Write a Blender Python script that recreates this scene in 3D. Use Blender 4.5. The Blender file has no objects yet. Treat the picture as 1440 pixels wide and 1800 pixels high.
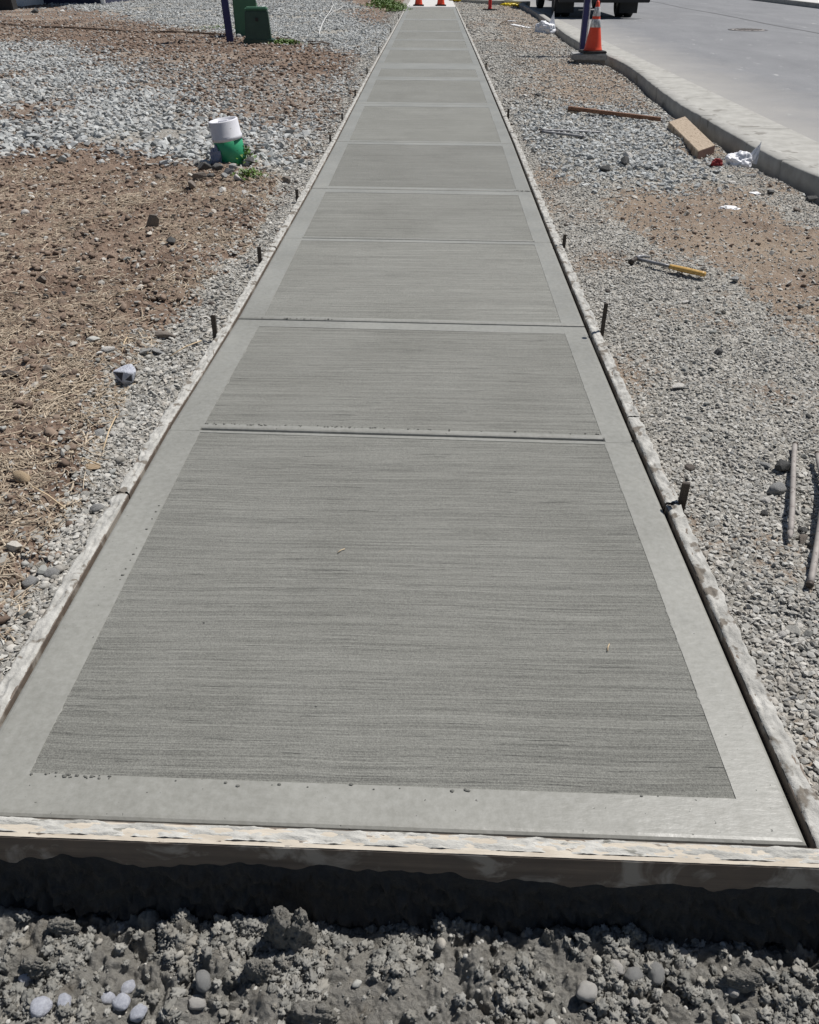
import bpy, bmesh, math, random
import numpy as np
from mathutils import Vector, Matrix, noise as mnoise
random.seed(7); rng = np.random.default_rng(11)
SC = bpy.context.scene; COL = SC.collection; PI = math.pi; R_ = math.radians

# ------------------------------------------------------------------ camera, world, sun, exposure
F = 1440.; H = 1.27
_px, _py = 43, 970
_r = R_(.2); _vx = math.cos(_r)*_px - math.sin(_r)*_py; _vy = math.sin(_r)*_px + math.cos(_r)*_py
TH = math.atan(_vy/F)
def _Rx(a): return Matrix.Rotation(a, 3, 'X')
def _Rz(a): return Matrix.Rotation(a, 3, 'Z')
_v = _Rx(PI/2-TH) @ Vector((_vx, _vy, -F)); YAW = math.atan2(_v.x, _v.y)
RM = _Rz(YAW) @ _Rx(PI/2-TH) @ _Rz(_r)
cd = bpy.data.cameras.new('camera'); cam = bpy.data.objects.new('camera', cd); COL.objects.link(cam)
cd.sensor_fit = 'HORIZONTAL'; cd.sensor_width = 36; cd.lens = 36.0; cd.clip_start = .05; cd.clip_end = 900
cam.matrix_world = Matrix.Translation((0, 0, H)) @ RM.to_4x4()
SC.camera = cam
def G(x, y, z=0.):
    """the point at height z that a survey mark (x, y) of the 1440 x 1800 photograph looks at"""
    d = RM @ Vector((x-720, 900-y, -F)); t = (z-H)/d.z
    return Vector((d.x*t, d.y*t, z))
SUN_EL, SUN_AZ = R_(60), R_(54)            # azimuth clockwise from +Y
w = bpy.data.worlds.new('World'); SC.world = w; w.use_nodes = True
nt = w.node_tree; nt.nodes.clear()
sky = nt.nodes.new('ShaderNodeTexSky'); sky.sky_type = 'NISHITA'; sky.sun_disc = False
sky.sun_elevation = SUN_EL; sky.sun_rotation = SUN_AZ; sky.altitude = 100; sky.air_density = 1.0; sky.dust_density = .6
bg = nt.nodes.new('ShaderNodeBackground'); bg.inputs[1].default_value = .05
wo = nt.nodes.new('ShaderNodeOutputWorld'); nt.links.new(sky.outputs[0], bg.inputs[0]); nt.links.new(bg.outputs[0], wo.inputs[0])
sd = bpy.data.lights.new('sun', 'SUN'); sd.energy = 5.0; sd.angle = R_(.55); sd.color = (1, .965, .92)
so = bpy.data.objects.new('sun', sd); COL.objects.link(so)
sdir = Vector((math.sin(SUN_AZ)*math.cos(SUN_EL), math.cos(SUN_AZ)*math.cos(SUN_EL), math.sin(SUN_EL)))
so.rotation_euler = sdir.to_track_quat('Z', 'Y').to_euler(); so.location = (6, 5, 12)
SC.view_settings.view_transform = 'Standard'; SC.view_settings.look = 'None'
SC.view_settings.exposure = 0.0; SC.view_settings.gamma = 1; SC.view_settings.use_curve_mapping = False

# ------------------------------------------------------------------ noise
def _hash(i, j, s):
    h = (i.astype(np.int64)*374761393 + j.astype(np.int64)*668265263 + s*982451653) & 0xffffffff
    h = ((h ^ (h >> 13))*1274126177) & 0xffffffff
    return (h ^ (h >> 16)) & 0xffffffff
def pn(x, y, s=0):
    x = np.asarray(x, float); y = np.asarray(y, float)
    i = np.floor(x); j = np.floor(y); u = x-i; v = y-j
    fu = u*u*u*(u*(u*6-15)+10); fv = v*v*v*(v*(v*6-15)+10)
    def g(a, b):
        t = _hash(i+a, j+b, s)*(2*PI/4294967296.)
        return np.cos(t)*(u-a)+np.sin(t)*(v-b)
    return ((g(0,0)*(1-fu)+g(1,0)*fu)*(1-fv)+(g(0,1)*(1-fu)+g(1,1)*fu)*fv)*1.5
def fbm(x, y, s=0, o=4, gain=.5):
    t = 0; a = 1.
    for k in range(o):
        t = t+a*pn(x*2**k, y*2**k, s+k); a *= gain
    return t
def sm(a, b, x):
    t = np.clip((x-a)/(b-a), 0, 1); return t*t*(3-2*t)

# ------------------------------------------------------------------ materials
def mat(name, col=(.5,.5,.5), rough=.8, metal=0., spec=.5):
    m = bpy.data.materials.new(name); m.use_nodes = True
    b = m.node_tree.nodes['Principled BSDF']
    b.inputs['Base Color'].default_value = (*col, 1); b.inputs['Roughness'].default_value = rough
    b.inputs['Metallic'].default_value = metal; b.inputs['Specular IOR Level'].default_value = spec
    return m, m.node_tree, b
def N(t, typ, **k):
    n = t.nodes.new(typ)
    for a, v in k.items():
        if a[0] == '_': n.inputs[a[1:].replace('_', ' ')].default_value = v
        else: setattr(n, a, v)
    return n
def coords(t, scale=(1,1,1), rot=(0,0,0)):
    c = N(t, 'ShaderNodeTexCoord'); m = N(t, 'ShaderNodeMapping'); m.inputs['Scale'].default_value = scale
    m.inputs['Rotation'].default_value = rot
    t.links.new(c.outputs['Object'], m.inputs['Vector']); return m.outputs[0]
def noise(t, vec, scale, detail=4, rough=.55, dist=0.):
    n = N(t, 'ShaderNodeTexNoise', _Scale=scale, _Detail=detail, _Roughness=rough, _Distortion=dist)
    t.links.new(vec, n.inputs['Vector']); return n.outputs['Fac']
def ramp(t, fac, stops):
    r = N(t, 'ShaderNodeValToRGB'); e = r.color_ramp.elements
    while len(e) < len(stops): e.new(.5)
    for k, (p, c) in enumerate(stops):
        e[k].position = p; e[k].color = (*c, 1) if len(c) == 3 else c
    t.links.new(fac, r.inputs[0]); return r.outputs[0]
def mix(t, fac, a, b, mode='MIX'):
    m = N(t, 'ShaderNodeMix', data_type='RGBA', blend_type=mode)
    for s, v in ((m.inputs[0], fac), (m.inputs[6], a), (m.inputs[7], b)):
        if hasattr(v, 'links'): t.links.new(v, s)
        elif isinstance(v, (int, float)): s.default_value = v
        else: s.default_value = (*v, 1)
    return m.outputs[2]
def math_(t, op, a, b=0., c=None):
    m = N(t, 'ShaderNodeMath', operation=op)
    for s, v in zip(m.inputs, (a, b, c)):
        if v is None: continue
        if hasattr(v, 'links'): t.links.new(v, s)
        else: s.default_value = v
    return m.outputs[0]
def bump(t, b, h, strength=.5, dist=.01, prev=None):
    n = N(t, 'ShaderNodeBump', _Strength=strength, _Distance=dist); t.links.new(h, n.inputs['Height'])
    if prev: t.links.new(prev, n.inputs['Normal'])
    t.links.new(n.outputs[0], b.inputs['Normal']); return n.outputs[0]
def gray(a): return (a, a, a)

def noisy(name, c1, c2, scale=20, rough=.8, metal=0, bs=.3, bd=.003, spots=None, spec=.5, stretch=(1,1,1)):
    m, t, b = mat(name, c1, rough, metal, spec)
    v = coords(t, stretch); f = noise(t, v, scale, 6, .65)
    c = ramp(t, f, [(.3, c1), (.7, c2)])
    if spots:
        f2 = noise(t, v, spots[1], 3, .6, .5); k = ramp(t, f2, [(spots[2], gray(0)), (spots[2]+.06, gray(1))])
        c = mix(t, k, c, spots[0])
    t.links.new(c, b.inputs['Base Color']); bump(t, b, noise(t, v, scale*4, 5, .7), bs, bd)
    return m
M = {}
# concrete, trowelled smooth
def trowel(name, base, warm):
    m, t, b = mat(name, base, .5, 0, .42)
    v = coords(t); a = noise(t, v, 2.1, 4, .6, .4); c = ramp(t, a, [(.3, tuple(k*.91 for k in base)), (.7, warm)])
    f = noise(t, v, 55, 5, .7); c = mix(t, .16, c, ramp(t, f, [(.35, gray(.06)), (.75, gray(.5))]))
    p = noise(t, v, 85, 2, .5); pit = ramp(t, p, [(.24, gray(1)), (.285, gray(0))])
    c = mix(t, math_(t, 'MULTIPLY', pit, .75), c, (.05,.05,.045)); t.links.new(c, b.inputs['Base Color'])
    r = ramp(t, noise(t, v, 9, 5, .7, .6), [(.3, gray(.35)), (.75, gray(.56))]); t.links.new(r, b.inputs['Roughness'])
    vs = coords(t, (7, 16, 1)); h = math_(t, 'ADD', noise(t, vs, 5, 4, .6), math_(t, 'MULTIPLY', noise(t, v, 120, 3, .6), .35))
    bump(t, b, math_(t, 'SUBTRACT', h, pit), .32, .0022)
    return m
M['smooth'] = trowel('trowelled concrete', (.245,.243,.215), (.30,.298,.268))
# concrete, broomed across the walk
def broom(name, kk):
  m, t, b = mat(name, (.2,.2,.19), .74, 0, .4)
  va = coords(t, (1.6, 230, 1), (0,0,R_(-.7))); vb = coords(t, (.8, 66, 1), (0,0,R_(-1.0))); vc = coords(t, (9, 400, 1), (0,0,R_(-.5))); vd = coords(t, (3.5, 110, 1), (0,0,R_(-.8)))
  wv = N(t, 'ShaderNodeTexNoise', _Scale=1.6, _Detail=2.); t.links.new(coords(t), wv.inputs['Vector'])
  def warpv(vec, a):
    q = N(t, 'ShaderNodeVectorMath', operation='MULTIPLY_ADD'); t.links.new(wv.outputs['Color'], q.inputs[0]); q.inputs[1].default_value = (0, a, 0); t.links.new(vec, q.inputs[2]); return q.outputs[0]
  va, vb, vc, vd = warpv(va, 230*.035), warpv(vb, 66*.035), warpv(vc, 400*.035), warpv(vd, 110*.035)
  la = noise(t, va, 1, 5, .72); lb = noise(t, vb, 1, 5, .68, .2); lc = noise(t, vc, 1, 3, .6); v = coords(t)
  L = math_(t, 'ADD', math_(t, 'MULTIPLY', la, .42), math_(t, 'ADD', math_(t, 'MULTIPLY', lb, .30), math_(t, 'MULTIPLY', lc, .28)))
  c = ramp(t, L, [(.415, tuple(q*kk for q in (.050,.050,.043))), (.50, tuple(q*kk for q in (.156,.156,.139))), (.60, tuple(q*kk for q in (.285,.285,.258)))])
  dl = ramp(t, noise(t, vd, 1, 4, .7, .3), [(.30, gray(1)), (.37, gray(0))]); c = mix(t, math_(t, 'MULTIPLY', dl, .75), c, (.045,.045,.040))
  big = noise(t, v, 1.7, 4, .6, .5); c = mix(t, .30, c, ramp(t, big, [(.3, (.115,.112,.098)), (.72, (.30,.30,.28))]))
  sp = noise(t, v, 330, 3, .7); c = mix(t, .34, c, ramp(t, sp, [(.34, gray(.045)), (.66, (.33*kk,.33*kk,.30*kk))]))
  pk = noise(t, v, 62, 1, .5); pit = ramp(t, pk, [(.15, gray(1)), (.19, gray(0))]); c = mix(t, pit, c, gray(.03))
  oi = N(t, 'ShaderNodeObjectInfo').outputs['Random']
  c = mix(t, 1., c, ramp(t, oi, [(0., (.93,.93,.925)), (1., (1.07,1.07,1.06))]), 'MULTIPLY')
  t.links.new(c, b.inputs['Base Color'])
  bump(t, b, math_(t, 'ADD', L, math_(t, 'SUBTRACT', math_(t, 'MULTIPLY', sp, .3), math_(t, 'MULTIPLY', dl, .25))), 1., .006)
  return m
M['broom'] = broom('broomed concrete', 1.06); M['broom_light'] = broom('lightly broomed concrete', 1.34)
M['groove'] = noisy('damp groove concrete', (.10,.10,.09), (.17,.17,.155), 30, .8)
M['old_conc'] = noisy('pale cured concrete', (.50,.49,.47), (.60,.59,.57), 4, .85)
M['kerb'] = noisy('kerb concrete', (.27,.262,.24), (.40,.392,.365), 7, .85, 0, .4, .004, ((.20,.19,.17), 4, .60))
M['crust'] = noisy('dried mortar', (.26,.255,.235), (.54,.53,.495), 24, .9, 0, .9, .004, ((.17,.15,.125), 17, .56))
M['crust_pale'] = noisy('pale skin of mortar', (.34,.335,.31), (.60,.59,.55), 12, .9, 0, .9, .004, ((.25,.245,.22), 16, .62), .3, (1,3,1))
M['cream'] = noisy('cream mortar film on wood', (.42,.37,.30), (.58,.53,.45), 9, .85, 0, .5, .003, ((.36,.34,.30), 30, .60), .3, (1,5,1))
# form lumber
m, t, b = mat('form lumber', (.2,.15,.1), .75)
v = coords(t, (1,1,1)); g_ = noise(t, coords(t, (2, 60, 60)), 1, 5, .7); f = noise(t, v, 14, 6, .65, .6)
c = mix(t, f, ramp(t, g_, [(.3, (.12,.088,.066)), (.7, (.26,.20,.152))]), (.10,.088,.076)); f3 = ramp(t, noise(t, v, 7, 5, .6, 1.), [(.52, gray(0)), (.62, gray(1))])
c = mix(t, math_(t, 'MULTIPLY', f3, .6), c, (.45,.42,.37)); t.links.new(c, b.inputs['Base Color']); bump(t, b, g_, .4, .002); M['form'] = m
M['plank'] = noisy('old red brown plank', (.14,.065,.04), (.26,.14,.085), 8, .8, 0, .4, .003, None, .4, (2,14,2))
M['plank_tan'] = noisy('weathered tan timber', (.30,.235,.17), (.46,.375,.285), 9, .85, 0, .6, .004, ((.20,.145,.10), 14, .57), .3, (6,1,1))
M['endgrain'] = noisy('dark end grain', (.09,.045,.035), (.15,.08,.06), 40, .85)
M['steel'] = noisy('rusty dark steel', (.035,.030,.027), (.085,.065,.05), 60, .6, .3, .4, .001)
M['dusty'] = noisy('dusty steel', (.24,.215,.20), (.38,.355,.33), 18, .7, .15, .4, .001, ((.16,.13,.12), 60, .63), .4, (1,1,1))
M['greypipe'] = noisy('grey steel', (.16,.16,.165), (.28,.28,.29), 30, .5, .4, .2, .001)
M['black'] = noisy('black rubber', (.012,.012,.013), (.03,.03,.03), 30, .7)
M['orange'] = noisy('orange red cone plastic', (.72,.055,.018), (.80,.085,.03), 9, .45, 0, .1, .001)
M['red'] = noisy('red post plastic', (.60,.02,.02), (.70,.04,.03), 9, .45, 0, .1, .001)
m, t, b = mat('reflective sleeve', (.6,.6,.6), .45)
v = coords(t, (1,1,.35)); f = noise(t, v, 26, 4, .7, .8); t.links.new(ramp(t, f, [(.44, (.30,.31,.33)), (.56, (.78,.78,.76))]), b.inputs['Base Color']); M['sleeve'] = m
M['white'] = noisy('white plastic', (.72,.72,.74), (.82,.82,.82), 12, .5, 0, .2, .001)
M['dirtywhite'] = noisy('grubby white pipe', (.60,.595,.64), (.74,.74,.77), 14, .5, 0, .2, .001, ((.33,.30,.27), 17, .63))
M['whitebag'] = noisy('white plastic bag', (.70,.71,.76), (.83,.83,.85), 14, .4, 0, .3, .003)
M['green'] = noisy('green drain pipe', (.022,.27,.125), (.045,.36,.18), 10, .42, 0, .1, .001, ((.05,.15,.09), 14, .66))
M['greenbox'] = noisy('utility green paint', (.045,.135,.075), (.06,.165,.095), 5, .5, 0, .1, .001)
M['darkgreen'] = noisy('dark green plastic', (.018,.050,.036), (.03,.075,.052), 6, .45, 0, .1, .001)
M['navy'] = noisy('dark violet paint', (.010,.012,.085), (.018,.020,.125), 8, .4, 0, .1, .001)
M['navywall'] = noisy('dark navy front', (.018,.022,.055), (.03,.035,.075), 3, .7)
M['yellow'] = noisy('yellow plastic', (.75,.55,.01), (.85,.68,.03), 20, .45)
M['handle'] = noisy('yellow wooden handle', (.42,.24,.05), (.60,.38,.12), 9, .45, 0, .2, .001, None, .5, (10,1,1))
M['truck'] = noisy('black truck paint', (.008,.008,.01), (.02,.02,.024), 3, .4)
M['hub'] = noisy('wheel rim', (.10,.10,.11), (.2,.2,.2), 9, .5, .5)
M['glass'] = mat('dark glass', (.01,.012,.015), .08)[0]
M['lamp'] = noisy('red lamp lens', (.25,.01,.01), (.35,.02,.02), 40, .25)
M['iron'] = noisy('cast iron', (.06,.055,.055), (.15,.14,.14), 40, .6, .3)
M['redbrown'] = noisy('dark red cloth', (.20,.012,.014), (.30,.03,.03), 40, .8)
M['tarp'] = noisy('blue grey plastic sheet', (.19,.21,.30), (.30,.32,.41), 30, .5)
M['weed'] = noisy('weed leaf', (.055,.13,.012), (.13,.21,.03), 25, .6)
M['twig'] = noisy('brown twig', (.10,.065,.045), (.17,.12,.085), 30, .8)
M['string'] = noisy('pale rope', (.5,.5,.5), (.62,.62,.6), 30, .8)
M['roof'] = noisy('roof shingles', (.07,.07,.075), (.13,.13,.13), 6, .9)
M['trim'] = noisy('white trim', (.70,.70,.70), (.78,.78,.78), 3, .6)

def tinted(name, dark, light, warm, rough=.85, kind='INSTANCER', fine=90):
    """stone or straw whose tone comes with each piece"""
    m, t, b = mat(name, dark, rough, 0, .3)
    if kind == 'INSTANCER':
        a = N(t, 'ShaderNodeAttribute', attribute_type='INSTANCER', attribute_name='tone').outputs['Fac']
        h = N(t, 'ShaderNodeAttribute', attribute_type='INSTANCER', attribute_name='hue').outputs['Fac']
    else:
        a = N(t, 'ShaderNodeObjectInfo').outputs['Random']; h = math_(t, 'FRACT', math_(t, 'MULTIPLY', a, 17.3))
    c = mix(t, a, dark, light); c = mix(t, math_(t, 'MULTIPLY', h, .7), c, mix(t, a, tuple(k*.6 for k in warm), warm))
    v = coords(t); f = noise(t, v, fine, 4, .7); c = mix(t, .32, c, ramp(t, f, [(.3, gray(.07)), (.7, tuple(min(1, k*1.25) for k in light))]))
    t.links.new(c, b.inputs['Base Color']); bump(t, b, noise(t, v, fine*2.2, 4, .7), .5, .003)
    return m
M['stoneI'] = tinted('crushed stone', (.13,.128,.115), (.66,.645,.60), (.50,.43,.35))
M['stoneO'] = tinted('crushed stone pieces', (.14,.145,.135), (.52,.53,.50), (.42,.36,.29), kind='OBJECT')
M['rockI'] = tinted('grey broken rock', (.12,.13,.13), (.60,.615,.605), (.42,.36,.29))
M['rockO'] = tinted('grey broken rock pieces', (.17,.18,.185), (.58,.60,.60), (.42,.37,.30), kind='OBJECT')
M['strawI'] = tinted('dry straw', (.20,.13,.075), (.66,.56,.43), (.40,.31,.22), fine=60)
M['clodI'] = tinted('grey mortar crumbs', (.14,.14,.128), (.38,.373,.345), (.30,.26,.20), fine=60)
M['dirtI'] = tinted('soil crumbs', (.10,.066,.048), (.31,.228,.172), (.25,.20,.155), fine=120)
def rockmat(name, a, c): return noisy(name, a, c, 30, .85, 0, .8, .006)
M['rk_dark'] = rockmat('dark rock', (.06,.06,.06), (.12,.118,.112))
M['rk_mid'] = rockmat('brown grey rock', (.15,.125,.105), (.27,.235,.20))
M['rk_grey'] = rockmat('grey rock', (.22,.22,.215), (.38,.38,.37))
M['rk_pale'] = rockmat('pale rock', (.45,.43,.40), (.66,.64,.60))
M['rk_tan'] = rockmat('tan rock', (.38,.28,.17), (.52,.40,.27))
M['rk_blue'] = noisy('blue white quartz rock', (.40,.42,.50), (.68,.70,.76), 2.2, .7, 0, .8, .01, ((.05,.055,.075), 1.3, .52))

M['rk_bluep'] = noisy('blue white quartz', (.42,.44,.52), (.70,.72,.78), 3, .7, 0, .8, .01); M['rk_shade'] = noisy('painted shade on rock face', (.04,.042,.055), (.08,.08,.095), 5, .6, 0, .8, .01)
# ground: dirt, gravel fines and mud mixed by the painted weights
def ground_mat():
    m, t, b = mat('dirt and gravel ground', (.3,.2,.15), .95, 0, .2)
    at = N(t, 'ShaderNodeAttribute', attribute_name='gm'); s = N(t, 'ShaderNodeSeparateColor'); t.links.new(at.outputs['Color'], s.inputs[0])
    v = coords(t)
    f = noise(t, v, 3.2, 8, .68, .6); g = noise(t, v, 38, 6, .72); k = noise(t, v, 150, 3, .65)
    d = ramp(t, f, [(.28, (.10,.066,.048)), (.5, (.215,.155,.116)), (.72, (.35,.278,.222))])
    d = mix(t, .5, d, ramp(t, g, [(.28, (.045,.028,.020)), (.52, (.225,.163,.124)), (.75, (.44,.36,.29))]))
    dk = ramp(t, noise(t, v, 1.7, 5, .62, .8), [(.50, gray(0)), (.60, gray(.6))]); d = mix(t, dk, d, (.105,.068,.050))
    d = mix(t, s.outputs[2], d, (.33,.265,.20), 'MIX')
    vo = N(t, 'ShaderNodeTexVoronoi', _Scale=115.); t.links.new(v, vo.inputs['Vector'])
    vs = N(t, 'ShaderNodeSeparateColor'); t.links.new(vo.outputs['Color'], vs.inputs[0])
    vo2 = N(t, 'ShaderNodeTexVoronoi', _Scale=48.); t.links.new(v, vo2.inputs['Vector'])
    vs2 = N(t, 'ShaderNodeSeparateColor'); t.links.new(vo2.outputs['Color'], vs2.inputs[0])
    q = ramp(t, math_(t, 'ADD', math_(t, 'MULTIPLY', vs.outputs[0], .55), math_(t, 'MULTIPLY', vs2.outputs[1], .45)), [(.1, (.13,.125,.11)), (.5, (.36,.345,.31)), (.9, (.66,.64,.59))])
    q = mix(t, .25, q, ramp(t, g, [(.3, (.08,.07,.06)), (.7, (.34,.32,.28))]))
    wn = math_(t, 'ADD', s.outputs[0], math_(t, 'MULTIPLY', math_(t, 'SUBTRACT', g, .5), 2.0))
    c = mix(t, ramp(t, wn, [(.35, gray(0)), (.65, gray(1))]), d, q)
    c = mix(t, s.outputs[1], c, (.36,.305,.25))
    t.links.new(c, b.inputs['Base Color'])
    hgt = math_(t, 'ADD', math_(t, 'MULTIPLY', g, .8), math_(t, 'ADD', math_(t, 'MULTIPLY', k, .3), math_(t, 'MULTIPLY', vo.outputs['Distance'], -.5)))
    bump(t, b, hgt, .9, .014); return m
M['ground'] = ground_mat()
m, t, b = mat('wet mortar and soil', (.12,.12,.11), .8, 0, .35)
v = coords(t); f = noise(t, v, 9, 6, .7, .6); g = noise(t, v, 90, 6, .75)
c = ramp(t, f, [(.3, (.15,.12,.08)), (.42, (.23,.215,.185)), (.7, (.36,.35,.32))]); c = mix(t, .4, c, ramp(t, g, [(.3, gray(.07)), (.7, (.40,.39,.36))]))
t.links.new(c, b.inputs['Base Color']); bump(t, b, g, 1., .014); M['pit'] = m
# asphalt
m, t, b = mat('worn asphalt', (.16,.16,.17), .85, 0, .3)
v = coords(t); f = noise(t, coords(t, (1,.35,1)), 1.1, 7, .65, .4); g = noise(t, v, 130, 3, .7)
c = ramp(t, f, [(.3, (.145,.150,.163)), (.7, (.225,.230,.243))]); c = mix(t, .35, c, ramp(t, g, [(.3, gray(.10)), (.7, gray(.36))]))
sp = N(t, 'ShaderNodeSeparateXYZ'); t.links.new(v, sp.inputs[0])
edge = math_(t, 'ADD', sp.outputs[0], math_(t, 'MULTIPLY', noise(t, v, 1.3, 6, .7), 1.4)); dust = N(t, 'ShaderNodeMapRange', _From_Min=5.6, _From_Max=4.1); t.links.new(edge, dust.inputs[0])
c = mix(t, math_(t, 'MULTIPLY', dust.outputs[0], .75), c, (.37,.355,.33))
wp = noise(t, coords(t, (1.6,.55,1)), 2.3, 5, .75, .3); c = mix(t, ramp(t, wp, [(.625, gray(0)), (.72, gray(.8))]), c, (.50,.50,.49))
t.links.new(c, b.inputs['Base Color']); bump(t, b, g, .5, .006); M['asphalt'] = m

# ------------------------------------------------------------------ object helpers
def tag(o, label=None, cat=None, group=None, kind=None):
    if label: o['label'] = label
    if cat: o['category'] = cat
    if group: o['group'] = group
    if kind: o['kind'] = kind
    return o
def link(name, me, parent=None, loc=None):
    o = bpy.data.objects.new(name, me); COL.objects.link(o)
    if loc is not None: o.location = loc
    if parent: o.parent = parent
    return o
def empty(name, loc, label, cat, group=None, rz=0., rot=None):
    o = bpy.data.objects.new(name, None); COL.objects.link(o); o.location = loc
    o.rotation_euler = rot or (0,0,rz); o.empty_display_size = .1
    return tag(o, label, cat, group)
def mesh(name, vs, fs, m=None, smooth=False):
    me = bpy.data.meshes.new(name); me.from_pydata([tuple(v) for v in vs], [], [tuple(f) for f in fs])
    if m: me.materials.append(M[m] if isinstance(m, str) else m)
    if smooth: me.shade_smooth()
    me.update(); return me
def bm_mesh(name, bm, m, smooth=False):
    me = bpy.data.meshes.new(name); bmesh.ops.recalc_face_normals(bm, faces=bm.faces); bm.to_mesh(me); bm.free()
    me.materials.append(M[m]);
    if smooth: me.shade_smooth()
    return me
def part(name, bm, m, parent, smooth=False, label=None, loc=None):
    o = link(name, bm_mesh(name, bm, m, smooth), parent, loc)
    if label: o['label'] = label
    return o
def box(bm, c, s, bev=0., rot=None, taper=None):
    r = bmesh.ops.create_cube(bm, size=1); vs = r['verts']
    for v in vs:
        v.co = Vector((v.co.x*s[0], v.co.y*s[1], v.co.z*s[2]))
        if taper and v.co.z > 0: v.co.x *= taper[0]; v.co.y *= taper[1]
    if bev:
        es = list({e for v in vs for e in v.link_edges})
        vs = bmesh.ops.bevel(bm, geom=es, offset=bev, segments=2, affect='EDGES')['verts']
        vs = list({v for v in vs})
        vs = list({v for f in {f for v in vs for f in v.link_faces} for v in f.verts})
    mt = Matrix.Translation(c) @ (rot.to_4x4() if rot else Matrix.Identity(4))
    for v in vs: v.co = mt @ v.co
    return vs
def lathe(bm, prof, n=32, c=(0,0,0), cap=True, mt=None):
    rings = []
    for r, z in prof:
        rings.append([bm.verts.new((r*math.cos(2*PI*k/n)+c[0], r*math.sin(2*PI*k/n)+c[1], z+c[2])) for k in range(n)])
    for a, b_ in zip(rings, rings[1:]):
        for k in range(n): bm.faces.new((a[k], a[(k+1)%n], b_[(k+1)%n], b_[k]))
    if cap:
        if prof[0][0] > 1e-6: bm.faces.new(rings[0][::-1])
        bm.faces.new(rings[-1])
    if mt:
        for rg in rings:
            for v in rg: v.co = mt @ v.co
def tube(bm, pts, r, n=8, rf=None):
    pts = [Vector(p) for p in pts]; rings = []
    for k, p in enumerate(pts):
        d = (pts[min(k+1, len(pts)-1)]-pts[max(k-1, 0)]).normalized()
        a = d.cross(Vector((0,0,1)));
        if a.length < 1e-3: a = d.cross(Vector((0,1,0)))
        a.normalize(); b_ = d.cross(a); rr = rf(k/(len(pts)-1))*r if rf else r
        rings.append([bm.verts.new(p+a*rr*math.cos(2*PI*j/n)+b_*rr*math.sin(2*PI*j/n)) for j in range(n)])
    for a, b_ in zip(rings, rings[1:]):
        for k in range(n): bm.faces.new((a[k], a[(k+1)%n], b_[(k+1)%n], b_[k]))
    bm.faces.new(rings[0][::-1]); bm.faces.new(rings[-1])
def B(): return bmesh.new()
def hull_mesh(name, seed, sx, sy, sz, n=13, m='stoneI', bev=0.):
    r = random.Random(seed); bm = B()
    for _ in range(n):
        v = Vector((r.gauss(0,1), r.gauss(0,1), r.gauss(0,1))).normalized()*(r.uniform(.8, 1.08))
        bm.verts.new((v.x*sx, v.y*sy, v.z*sz))
    res = bmesh.ops.convex_hull(bm, input=bm.verts[:]); bmesh.ops.delete(bm, geom=[v for v in bm.verts if not v.link_faces], context='VERTS')
    if bev: bmesh.ops.bevel(bm, geom=bm.edges[:], offset=bev, segments=1, affect='EDGES')
    return bm_mesh(name, bm, m)
def pebble_mesh(name, seed, sx, sy, sz, m, sub=2, amp=.16, fr=1.3, rough=0.):
    bm = B(); bmesh.ops.create_icosphere(bm, subdivisions=sub, radius=1)
    o = Vector((seed*3.1, seed*1.7, seed*.9))
    for v in bm.verts:
        d = v.co.normalized(); k = 1+amp*mnoise.noise(d*fr+o)*2
        if rough: k += rough*mnoise.fractal(d*4.+o, .7, 2.1, 5)
        v.co = Vector((d.x*k*sx, d.y*k*sy, d.z*k*sz))
    return bm_mesh(name, bm, m, smooth=True)

# ------------------------------------------------------------------ where things run (world lines)
def poly(pts, z=-.035): return np.array([G(x, y, z)[:2] for x, y in pts])
def inside(P_, X, Y):
    X = np.asarray(X); c = np.zeros(X.shape, bool); n = len(P_)
    for k in range(n):
        x0, y0 = P_[k]; x1, y1 = P_[(k+1) % n]
        if y0 == y1: continue
        c ^= ((y0 > Y) != (y1 > Y)) & (X < (x1-x0)*(Y-y0)/(y1-y0)+x0)
    return c
_yl = [.5,.85,1.5,2.35,2.86,3.34,4.33,5.71,7.47,12.1,14,24,32.3,200]
_xl = [-.852,-.851,-.853,-.849,-.830,-.821,-.816,-.806,-.808,-.832,-.838,-.85,-.87,-.87]
_yr = [.5,.89,1.95,3.16,4.86,5.77,7.41,9.81,14.8,17.9,32.5,200]
_xr = [.682,.682,.672,.666,.672,.680,.694,.700,.712,.715,.734,.734]
def XL(y): return np.interp(y, _yl, _xl)
def XR(y): return np.interp(y, _yr, _xr)
_yc = [-60,6.0,6.5,7.1,7.95,8.9,9.3,10.5,11.4,12.3,13.5,14.7,16.1,19.0,21.6,27.8,34.0,60,200]
_xc = [2.62,2.66,2.60,2.567,2.562,2.562,2.555,2.60,2.66,2.72,2.76,2.72,2.64,2.66,2.76,2.94,2.95,2.95,2.95]
_yc = [v*1.041 for v in _yc]; _xc = [v*1.043 for v in _xc]
def XC(y): return np.interp(y, _yc, _xc)
_b = poly([(-160,1400),(-40,1290),(0,1150),(50,1010),(100,930),(150,865),(165,800),(205,715),(235,650),(300,560),(380,485),(440,432),(468,370),(480,335)])
_b = _b[np.argsort(_b[:,1])]
def XB(y): return np.interp(y, _b[:,1], _b[:,0])

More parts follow.
